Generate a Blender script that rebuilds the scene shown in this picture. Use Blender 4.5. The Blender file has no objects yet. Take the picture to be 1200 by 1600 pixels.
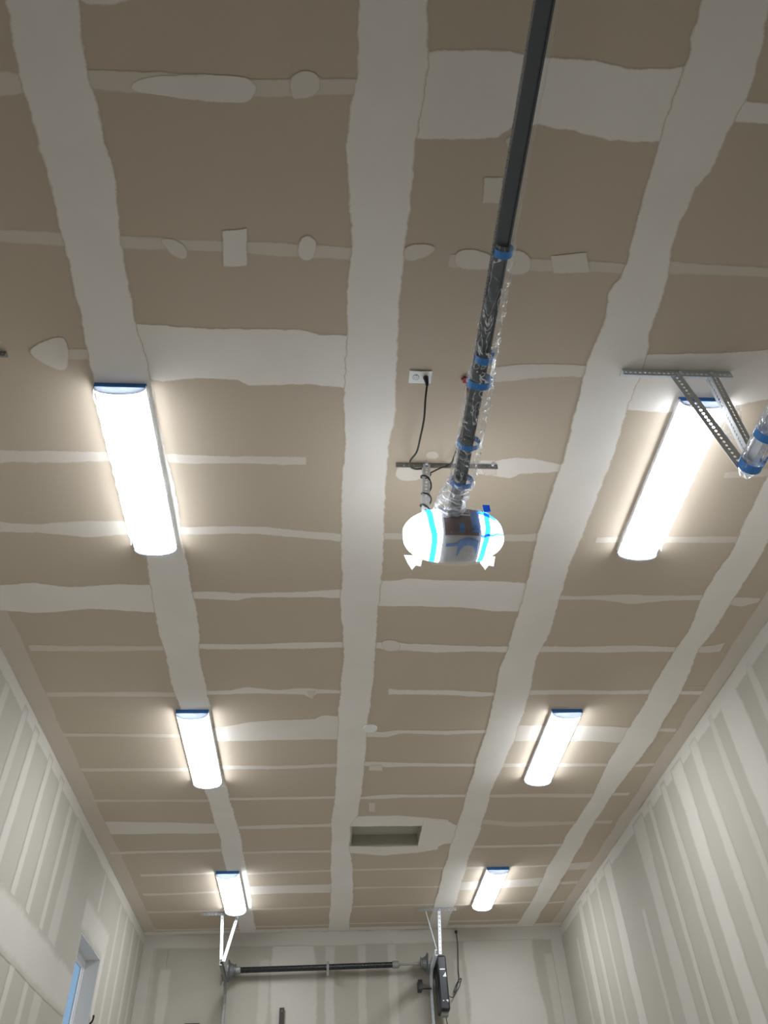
import bpy, bmesh, math, random
from mathutils import Vector, Matrix, noise

scene = bpy.context.scene
COL = scene.collection
random.seed(7)

# ------------------------------------------------------------------ camera
EYE = 1.6
pitch, yaw, roll = 0.78084706, 0.09893919, -0.05477318
fwd = Vector((math.sin(yaw) * math.cos(pitch), math.cos(yaw) * math.cos(pitch), math.sin(pitch)))
r0 = Vector((math.cos(yaw), -math.sin(yaw), 0.0))
u0 = r0.cross(fwd)
right = math.cos(roll) * r0 + math.sin(roll) * u0
up = -math.sin(roll) * r0 + math.cos(roll) * u0
cd = bpy.data.cameras.new('camera')
cd.sensor_fit = 'VERTICAL'
cd.sensor_height = 24.0
cd.lens = 1205.0 / 1600.0 * 24.0
cd.clip_start = 0.02
cam = bpy.data.objects.new('camera', cd)
COL.objects.link(cam)
cam.matrix_world = Matrix(((right.x, up.x, -fwd.x, 0), (right.y, up.y, -fwd.y, 0),
                           (right.z, up.z, -fwd.z, EYE), (0, 0, 0, 1)))
scene.camera = cam

# ------------------------------------------------------------------ world, exposure
world = bpy.data.worlds.new('dusk_sky')
scene.world = world
world.use_nodes = True
wbg = world.node_tree.nodes['Background']
wbg.inputs['Color'].default_value = (0.24, 0.40, 0.58, 1)
wbg.inputs['Strength'].default_value = 0.21
vs = scene.view_settings
vs.view_transform = 'Standard'
vs.look = 'None'
vs.gamma = 1.0
vs.exposure = 2.34
vs.use_curve_mapping = False
LAMP_POWER = 7.5          # radiance of the shop-light lenses
BULB_POWER = 2.4          # radiance of the opener's courtesy lenses

# ------------------------------------------------------------------ materials
def mat(name, col, rough=0.6, metal=0.0, var=0.0, scale=6.0, bump=0.0, bscale=60.0):
    m = bpy.data.materials.new(name)
    m.use_nodes = True
    nt = m.node_tree
    b = nt.nodes['Principled BSDF']
    b.inputs['Base Color'].default_value = (*col, 1)
    b.inputs['Roughness'].default_value = rough
    b.inputs['Metallic'].default_value = metal
    tc = nt.nodes.new('ShaderNodeTexCoord')
    if var:
        n = nt.nodes.new('ShaderNodeTexNoise')
        n.inputs['Scale'].default_value = scale
        n.inputs['Detail'].default_value = 4
        nt.links.new(tc.outputs['Object'], n.inputs['Vector'])
        mx = nt.nodes.new('ShaderNodeMix')
        mx.data_type = 'RGBA'
        mx.inputs[6].default_value = (*[c * (1 - var) for c in col], 1)
        mx.inputs[7].default_value = (*[min(1, c * (1 + var)) for c in col], 1)
        nt.links.new(n.outputs['Fac'], mx.inputs[0])
        nt.links.new(mx.outputs[2], b.inputs['Base Color'])
    if bump:
        n2 = nt.nodes.new('ShaderNodeTexNoise')
        n2.inputs['Scale'].default_value = bscale
        n2.inputs['Detail'].default_value = 3
        nt.links.new(tc.outputs['Object'], n2.inputs['Vector'])
        bp = nt.nodes.new('ShaderNodeBump')
        bp.inputs['Strength'].default_value = bump
        bp.inputs['Distance'].default_value = 0.01
        nt.links.new(n2.outputs['Fac'], bp.inputs['Height'])
        nt.links.new(bp.outputs['Normal'], b.inputs['Normal'])
    return m

def emit(name, col, power, base=(0.9, 0.9, 0.9)):
    m = mat(name, base, 0.35)
    b = m.node_tree.nodes['Principled BSDF']
    b.inputs['Emission Color'].default_value = (*col, 1)
    b.inputs['Emission Strength'].default_value = power
    return m

def mud_material(name, col, under, cut, lo, hi):
    """joint compound over paper: ragged rim, thin feathered coat near the rim and where 'cover' is low"""
    m = mat(name, col, 0.75, bump=0.08, bscale=25)
    nt = m.node_tree
    b = nt.nodes['Principled BSDF']
    th = nt.nodes.new('ShaderNodeAttribute'); th.attribute_name = 'thick'
    cv = nt.nodes.new('ShaderNodeAttribute'); cv.attribute_name = 'cover'
    tc = nt.nodes.new('ShaderNodeTexCoord')
    n = nt.nodes.new('ShaderNodeTexNoise')
    n.inputs['Scale'].default_value = 16
    n.inputs['Detail'].default_value = 6
    n.inputs['Roughness'].default_value = 0.65
    nt.links.new(tc.outputs['Object'], n.inputs['Vector'])
    a = nt.nodes.new('ShaderNodeMath'); a.operation = 'ADD'
    nt.links.new(th.outputs['Fac'], a.inputs[0]); nt.links.new(n.outputs['Fac'], a.inputs[1])
    st = nt.nodes.new('ShaderNodeMath'); st.operation = 'GREATER_THAN'; st.inputs[1].default_value = cut
    nt.links.new(a.outputs[0], st.inputs[0]); nt.links.new(st.outputs[0], b.inputs['Alpha'])
    mr = nt.nodes.new('ShaderNodeMapRange'); mr.interpolation_type = 'SMOOTHSTEP'
    mr.inputs['From Min'].default_value = lo; mr.inputs['From Max'].default_value = hi
    nt.links.new(a.outputs[0], mr.inputs['Value'])
    n2 = nt.nodes.new('ShaderNodeTexNoise')
    n2.inputs['Scale'].default_value = 2.2; n2.inputs['Detail'].default_value = 4
    nt.links.new(tc.outputs['Object'], n2.inputs['Vector'])
    m2 = nt.nodes.new('ShaderNodeMapRange')
    m2.inputs['From Min'].default_value = 0.3; m2.inputs['From Max'].default_value = 0.62
    m2.inputs['To Min'].default_value = 0.86; m2.inputs['To Max'].default_value = 1.0
    nt.links.new(n2.outputs['Fac'], m2.inputs['Value'])
    x = nt.nodes.new('ShaderNodeMath'); x.operation = 'MULTIPLY'
    nt.links.new(mr.outputs['Result'], x.inputs[0]); nt.links.new(cv.outputs['Fac'], x.inputs[1])
    y = nt.nodes.new('ShaderNodeMath'); y.operation = 'MULTIPLY'
    nt.links.new(x.outputs[0], y.inputs[0]); nt.links.new(m2.outputs['Result'], y.inputs[1])
    mx = nt.nodes.new('ShaderNodeMix'); mx.data_type = 'RGBA'
    mx.inputs[6].default_value = (*under, 1); mx.inputs[7].default_value = (*col, 1)
    nt.links.new(y.outputs[0], mx.inputs[0]); nt.links.new(mx.outputs[2], b.inputs['Base Color'])
    return m

def film_material(name, base_alpha, edge_alpha, crease, col=(0.9, 0.93, 0.96)):
    """thin crumpled polythene: see-through face on, milky edge on, whitened along its sharp creases"""
    m = mat(name, col, 0.18, bump=0.5, bscale=38)
    nt = m.node_tree
    b = nt.nodes['Principled BSDF']
    b.inputs['Specular IOR Level'].default_value = 0.9
    lw = nt.nodes.new('ShaderNodeLayerWeight'); lw.inputs['Blend'].default_value = 0.35
    pw = nt.nodes.new('ShaderNodeMath'); pw.operation = 'POWER'; pw.inputs[1].default_value = 2.2
    nt.links.new(lw.outputs['Facing'], pw.inputs[0])
    mr = nt.nodes.new('ShaderNodeMapRange')
    mr.inputs['To Min'].default_value = base_alpha; mr.inputs['To Max'].default_value = edge_alpha
    nt.links.new(pw.outputs[0], mr.inputs['Value'])
    tc = nt.nodes.new('ShaderNodeTexCoord')
    n = nt.nodes.new('ShaderNodeTexNoise')
    n.inputs['Scale'].default_value = 11; n.inputs['Detail'].default_value = 2; n.inputs['Distortion'].default_value = 0.8
    mp = nt.nodes.new('ShaderNodeMapping'); mp.inputs['Scale'].default_value = (2.2, 0.7, 2.2); mp.inputs['Rotation'].default_value = (0, 0.3, 0.35)
    nt.links.new(tc.outputs['Object'], mp.inputs['Vector']); nt.links.new(mp.outputs['Vector'], n.inputs['Vector'])
    s1 = nt.nodes.new('ShaderNodeMath'); s1.operation = 'SUBTRACT'; s1.inputs[1].default_value = 0.5
    s2 = nt.nodes.new('ShaderNodeMath'); s2.operation = 'ABSOLUTE'
    nt.links.new(n.outputs['Fac'], s1.inputs[0]); nt.links.new(s1.outputs[0], s2.inputs[0])
    c = nt.nodes.new('ShaderNodeMapRange')
    c.inputs['From Min'].default_value = 0.0; c.inputs['From Max'].default_value = 0.022
    c.inputs['To Min'].default_value = crease; c.inputs['To Max'].default_value = 0.0
    nt.links.new(s2.outputs[0], c.inputs['Value'])
    mx = nt.nodes.new('ShaderNodeMath'); mx.operation = 'MAXIMUM'
    nt.links.new(mr.outputs['Result'], mx.inputs[0]); nt.links.new(c.outputs['Result'], mx.inputs[1])
    nt.links.new(mx.outputs[0], b.inputs['Alpha'])
    return m

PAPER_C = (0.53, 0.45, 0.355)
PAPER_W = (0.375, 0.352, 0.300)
MUD = (0.80, 0.765, 0.72)
M = {
    'paper': mat('drywall_paper', PAPER_C, 0.8, var=0.05, scale=1.4),
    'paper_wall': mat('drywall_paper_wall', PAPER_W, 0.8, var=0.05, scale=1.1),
    'core': mat('gypsum_core', (0.7, 0.69, 0.67), 0.8),
    'mud': mud_material('joint_compound', MUD, PAPER_C, 0.80, 0.74, 1.12),
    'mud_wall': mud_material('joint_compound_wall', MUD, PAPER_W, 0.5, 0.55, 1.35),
    'concrete': mat('concrete_slab', (0.80, 0.78, 0.74), 0.7, var=0.06, scale=3, bump=0.1),
    'white_metal': mat('white_enamel', (0.8, 0.81, 0.82), 0.35),
    'white_plastic': mat('white_plastic', (0.82, 0.82, 0.80), 0.4),
    'lamp': emit('led_lens', (0.91, 0.955, 1.0), LAMP_POWER),
    'bulb': emit('opener_lens', (0.93, 0.97, 1.0), BULB_POWER),
    'galv': mat('galvanised_steel', (0.68, 0.72, 0.77), 0.42, 0.22, var=0.2, scale=30),
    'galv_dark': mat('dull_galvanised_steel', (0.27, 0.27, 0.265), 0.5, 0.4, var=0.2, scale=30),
    'rail': mat('dark_rail_steel', (0.055, 0.06, 0.07), 0.32, 0.6, var=0.15, scale=20),
    'black': mat('black_plastic', (0.012, 0.013, 0.018), 0.35),
    'rubber': mat('black_cord_jacket', (0.012, 0.011, 0.011), 0.45),
    'spring': mat('oiled_spring_steel', (0.03, 0.03, 0.032), 0.45, 0.5),
    'cast': mat('cast_aluminium', (0.20, 0.205, 0.21), 0.5, 0.7),
    'tape': mat('blue_painters_tape', (0.035, 0.20, 0.56), 0.6, var=0.12, scale=25),
    'tape_lit': mat('blue_painters_tape_thin', (0.04, 0.27, 0.66), 0.6, var=0.1, scale=25),
    'maroon': mat('maroon_housing', (0.13, 0.055, 0.055), 0.45, var=0.15, scale=12),
    'grey_plastic': mat('grey_housing_plastic', (0.42, 0.43, 0.45), 0.45, var=0.12, scale=20),
    'red': mat('red_wire', (0.30, 0.02, 0.02), 0.5),
    'film': film_material('clear_polythene', 0.07, 0.85, 0.75),
    'film_milky': film_material('milky_polythene', 0.30, 0.95, 0.9),
    'film_cover': film_material('taped_polythene', 0.13, 0.8, 0.32),
    'film_smooth': film_material('taut_polythene', 0.03, 0.6, 0.0),
    'label': mat('white_label', (0.8, 0.8, 0.8), 0.5),
    'ink': mat('blue_print', (0.05, 0.12, 0.30), 0.5),
    'vinyl': mat('white_vinyl', (0.75, 0.77, 0.8), 0.4),
    'rust': mat('dark_painted_steel', (0.045, 0.04, 0.035), 0.55, 0.4),
}
g = bpy.data.materials.new('window_glass'); g.use_nodes = True
gb = g.node_tree.nodes['Principled BSDF']
gb.inputs['Base Color'].default_value = (0.9, 0.95, 1, 1)
gb.inputs['Roughness'].default_value = 0.02
gb.inputs['Transmission Weight'].default_value = 1.0
gb.inputs['IOR'].default_value = 1.1
M['glass'] = g
def tape_over_light(name, col):
    m = bpy.data.materials.new(name); m.use_nodes = True
    nt = m.node_tree; out = nt.nodes['Material Output']; b = nt.nodes['Principled BSDF']
    b.inputs['Base Color'].default_value = (*col, 1); b.inputs['Roughness'].default_value = 0.6
    tr_ = nt.nodes.new('ShaderNodeBsdfTranslucent'); tr_.inputs['Color'].default_value = (*col, 1)
    mx = nt.nodes.new('ShaderNodeMixShader'); mx.inputs[0].default_value = 0.45
    nt.links.new(b.outputs[0], mx.inputs[1]); nt.links.new(tr_.outputs[0], mx.inputs[2])
    nt.links.new(mx.outputs[0], out.inputs['Surface'])
    return m
M['cap'] = tape_over_light('translucent_end_cap', (0.26, 0.275, 0.30))
M['tape_lit'] = tape_over_light('blue_tape_backlit', (0.02, 0.22, 0.62))

# ------------------------------------------------------------------ helpers
def obj(name, bm, m, parent=None, smooth=False, loc=None):
    me = bpy.data.meshes.new(name)
    bmesh.ops.recalc_face_normals(bm, faces=bm.faces)
    bm.to_mesh(me); bm.free()
    if m is not None:
        me.materials.append(M[m] if isinstance(m, str) else m)
    if smooth:
        for p in me.polygons: p.use_smooth = True
    o = bpy.data.objects.new(name, me)
    COL.objects.link(o)
    if parent is not None:
        o.parent = parent
        o.matrix_parent_inverse = Matrix.Translation(-parent.location)
    return o

def tag(o, label, cat, group=None):
    o['label'] = label; o['category'] = cat
    if group: o['group'] = group
    return o

def thing(name, label, cat, loc, group=None):
    o = bpy.data.objects.new(name, None)
    COL.objects.link(o)
    o.location = loc
    o.empty_display_size = 0.05
    return tag(o, label, cat, group)

def struct(name, bm, m, parent=None):
    o = obj(name, bm, m, parent)
    if parent is None: o['kind'] = 'structure'
    return o

def bx(bm, x0, x1, y0, y1, z0, z1):
    v = [bm.verts.new((x, y, z)) for z in (z0, z1) for y in (y0, y1) for x in (x0, x1)]
    for f in ((0, 1, 3, 2), (4, 5, 7, 6), (0, 1, 5, 4), (2, 3, 7, 6), (0, 2, 6, 4), (1, 3, 7, 5)):
        bm.faces.new([v[i] for i in f])
    return v

def box(*a):
    bm = bmesh.new(); bx(bm, *a); return bm

def rbox(x0, x1, y0, y1, z0, z1, r, seg=3):
    bm = box(x0, x1, y0, y1, z0, z1)
    bmesh.ops.bevel(bm, geom=list(bm.edges), offset=r, segments=seg, affect='EDGES', profile=0.5)
    return bm

def spline(pts, n=6):
    P = [Vector(p) for p in pts]
    P = [P[0] * 2 - P[1]] + P + [P[-1] * 2 - P[-2]]
    out = []
    for i in range(1, len(P) - 2):
        for k in range(n):
            t = k / n
            a, b, c, d = P[i - 1], P[i], P[i + 1], P[i + 2]
            out.append(0.5 * ((2 * b) + (c - a) * t + (2 * a - 5 * b + 4 * c - d) * t * t + (3 * b - a - 3 * c + d) * t ** 3))
    out.append(P[-2])
    return out

def frames(path):
    T = []
    for i in range(len(path)):
        a = path[max(0, i - 1)]; b = path[min(len(path) - 1, i + 1)]
        T.append((b - a).normalized())
    up_ = Vector((0, 0, 1)) if abs(T[0].z) < 0.9 else Vector((0, 1, 0))
    n = (up_ - T[0] * up_.dot(T[0])).normalized()
    out = []
    for t in T:
        n = (n - t * n.dot(t)).normalized()
        out.append((t, n, t.cross(n)))
    return out

def tube(bm, path, r, n=8, cap=True):
    path = [Vector(p) for p in path]
    rings = []
    for i, (p, (t, a, b)) in enumerate(zip(path, frames(path))):
        rr = r(i / (len(path) - 1)) if callable(r) else r
        rings.append([bm.verts.new(p + (a * math.cos(k * 2 * math.pi / n) + b * math.sin(k * 2 * math.pi / n)) * rr) for k in range(n)])
    for A, B in zip(rings, rings[1:]):
        for k in range(n):
            bm.faces.new((A[k], A[(k + 1) % n], B[(k + 1) % n], B[k]))
    if cap:
        bm.faces.new(rings[0]); bm.faces.new(rings[-1])
    return bm

def tubes(path, r, n=8):
    return tube(bmesh.new(), path, r, n)

def sweep(profile, path, side=Vector((1, 0, 0))):
    """sweep a closed (s, t) profile; s along `side`, t along side x tangent"""
    bm = bmesh.new(); rings = []
    path = [Vector(p) for p in path]
    for i, p in enumerate(path):
        a = path[max(0, i - 1)]; b = path[min(len(path) - 1, i + 1)]
        t = (b - a).normalized(); n = side.cross(t).normalized()
        rings.append([bm.verts.new(p + side * s + n * q) for s, q in profile])
    k = len(profile)
    for A, B in zip(rings, rings[1:]):
        for i in range(k):
            bm.faces.new((A[i], A[(i + 1) % k], B[(i + 1) % k], B[i]))
    bm.faces.new(rings[0]); bm.faces.new(rings[-1])
    return bm

def perf(bm, p0, p1, side, w, pitch=0.025, hr=0.006, t=0.0022):
    """flat steel strip from p0 to p1, widening along `side`, with a row of real holes"""
    p0, p1, side = Vector(p0), Vector(p1), Vector(side)
    d = p1 - p0; L = d.length; d.normalize()
    side = (side - d * side.dot(d)).normalized()
    nrm = d.cross(side) * t
    n = max(1, round(L / pitch)); pl = L / n
    for lvl in (0, 1):
        off = nrm * lvl
        for i in range(n):
            c = p0 + d * (pl * (i + 0.5)) + side * (w * 0.5) + off
            O = [(-pl / 2, -w / 2), (0, -w / 2), (pl / 2, -w / 2), (pl / 2, 0), (pl / 2, w / 2), (0, w / 2), (-pl / 2, w / 2), (-pl / 2, 0)]
            ov = [bm.verts.new(c + d * a + side * b) for a, b in O]
            iv = [bm.verts.new(c + d * (hr * 1.5 * math.cos(math.radians(225 + 45 * k))) + side * (hr * math.sin(math.radians(225 + 45 * k)))) for k in range(8)]
            for k in range(8):
                bm.faces.new((ov[k], ov[(k + 1) % 8], iv[(k + 1) % 8], iv[k]))
    for s in (0, w):                                  # long edges
        a, b = p0 + side * s, p1 + side * s
        bm.faces.new([bm.verts.new(v) for v in (a, b, b + nrm, a + nrm)])

def angle_iron(p0, p1, sa, sb, w, pitch=0.025, hr=0.006):
    bm = bmesh.new()
    perf(bm, p0, p1, sa, w, pitch, hr); perf(bm, p0, p1, sb, w, pitch, hr)
    bmesh.ops.remove_doubles(bm, verts=bm.verts, dist=0.0002)
    return bm

def lathe_x(prof, c, n=20):
    """prof: (x, r) list revolved about the x axis through c"""
    bm = bmesh.new(); c = Vector(c)
    rings = [[bm.verts.new(c + Vector((x, r * math.cos(2 * math.pi * k / n), r * math.sin(2 * math.pi * k / n)))) for k in range(n)] for x, r in prof]
    for A, B in zip(rings, rings[1:]):
        for k in range(n): bm.faces.new((A[k], A[(k + 1) % n], B[(k + 1) % n], B[k]))
    bm.faces.new(rings[0]); bm.faces.new(rings[-1])
    return bm

def interp(L, s):
    if s <= L[0][0]: return L[0][1]
    for (a, va), (b, vb) in zip(L, L[1:]):
        if s <= b: return va + (vb - va) * (s - a) / max(1e-6, b - a)
    return L[-1][1]

# ------------------------------------------------------------------ measured taping layout (metres)
CEIL_LONG = [
 (1, [(0.656, 0.074), (0.901, 0.073), (1.014, 0.05), (1.157, 0.041), (1.416, 0.056), (1.617, 0.081), (1.87, 0.068), (2.151, 0.069), (2.383, 0.072), (2.507, 0.075), (2.866, 0.066), (3.383, 0.07), (3.997, 0.079), (4.577, 0.109), (5.077, 0.106), (5.449, 0.088), (5.855, 0.09), (6.419, 0.089), (7.059, 0.075), (7.635, 0.064), (8.453, 0.067), (9.406, 0.071), (10.527, 0.067), (10.929, 0.063)], [(0.643, 0.318), (0.792, 0.331), (0.955, 0.33), (1.12, 0.312), (1.351, 0.314), (1.577, 0.31), (1.763, 0.313), (2.106, 0.321), (2.457, 0.33), (2.761, 0.32), (3.389, 0.326), (3.823, 0.339), (4.124, 0.339), (4.576, 0.346), (4.99, 0.344), (5.479, 0.338), (5.889, 0.331), (6.305, 0.343), (6.734, 0.333), (7.375, 0.321), (7.641, 0.255), (8.152, 0.263), (8.828, 0.311), (9.848, 0.351), (10.423, 0.33), (10.949, 0.337)]),
 (1, [(0.72, -1.148), (0.879, -1.169), (0.984, -1.175), (1.072, -1.163), (1.2, -1.159), (1.362, -1.154), (1.552, -1.168), (1.697, -1.161), (1.851, -1.153), (1.949, -1.146), (2.121, -1.167), (2.344, -1.176), (3.041, -1.165), (3.576, -1.122), (4.078, -1.155), (4.583, -1.151), (5.254, -1.149), (6.167, -1.117), (6.896, -1.089), (7.628, -1.064), (8.582, -1.058), (9.552, -1.037), (10.848, -1.063)], [(0.706, -0.895), (0.825, -0.909), (0.961, -0.915), (1.037, -0.907), (1.177, -0.91), (1.237, -0.892), (1.377, -0.897), (1.541, -0.911), (1.717, -0.909), (1.874, -0.902), (1.99, -0.907), (2.335, -0.891), (2.986, -0.876), (3.572, -0.876), (3.878, -0.872), (4.213, -0.876), (4.543, -0.895), (4.904, -0.906), (5.348, -0.908), (6.401, -0.913), (7.034, -0.88), (7.398, -0.867), (7.82, -0.848), (8.573, -0.847), (9.563, -0.847), (10.862, -0.861)]),
 (1, [(0.591, 1.298), (0.691, 1.302), (0.796, 1.315), (0.931, 1.305), (1.074, 1.3), (1.174, 1.305), (1.253, 1.302), (1.391, 1.302), (1.567, 1.311), (1.66, 1.314), (1.742, 1.27), (1.892, 1.296), (2.054, 1.275), (2.305, 1.272), (2.557, 1.291), (2.82, 1.298), (2.893, 1.282), (3.139, 1.282), (3.371, 1.28), (3.695, 1.284), (3.829, 1.297), (4.157, 1.299), (4.547, 1.301), (4.843, 1.281), (5.359, 1.316), (5.761, 1.327), (6.169, 1.323), (6.54, 1.326), (7.132, 1.324), (7.553, 1.329), (8.143, 1.325), (8.837, 1.324), (9.644, 1.34), (10.689, 1.348)], [(0.578, 1.549), (0.617, 1.559), (0.761, 1.583), (0.905, 1.592), (1.012, 1.574), (1.074, 1.566), (1.163, 1.559), (1.221, 1.553), (1.231, 1.51), (1.34, 1.512), (1.44, 1.504), (1.558, 1.514), (1.683, 1.526), (1.815, 1.529), (1.919, 1.53), (2.063, 1.559), (2.378, 1.564), (2.732, 1.569), (3.187, 1.565), (3.616, 1.546), (3.912, 1.555), (4.048, 1.56), (4.383, 1.571), (4.546, 1.559), (4.716, 1.537), (5.043, 1.574), (5.458, 1.593), (5.925, 1.59), (6.446, 1.579), (6.721, 1.555), (7.069, 1.562), (7.516, 1.575), (7.954, 1.582), (8.445, 1.564), (9.425, 1.596), (10.362, 1.598), (10.757, 1.604)]),
 (1, [(2.954, 2.521), (3.167, 2.53), (3.513, 2.562), (3.92, 2.534), (4.066, 2.537), (4.376, 2.573), (4.565, 2.547), (4.772, 2.548), (5.081, 2.541), (5.414, 2.556), (5.699, 2.544), (6.037, 2.523), (6.525, 2.529), (7.011, 2.552), (7.637, 2.527), (8.188, 2.52), (8.797, 2.498), (9.581, 2.534), (10.495, 2.529), (10.845, 2.51)], [(2.95, 2.698), (3.218, 2.734), (3.553, 2.769), (3.965, 2.771), (4.268, 2.76), (4.654, 2.734), (5.081, 2.794), (5.485, 2.804), (5.884, 2.818), (6.052, 2.808), (6.467, 2.787), (7.098, 2.739), (7.995, 2.73), (8.64, 2.746), (9.487, 2.754), (10.292, 2.744), (10.863, 2.761)]),
 (0.35, [(4.227, -2.405), (5.161, -2.424), (6.148, -2.382), (7.268, -2.369), (8.183, -2.328), (9.277, -2.301), (10.759, -2.275)], [(3.431, -2.442), (4.024, -2.281), (4.573, -2.258), (6.413, -2.245), (7.413, -2.258), (8.617, -2.249), (10.022, -2.263), (10.887, -2.263)]),
]
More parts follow.
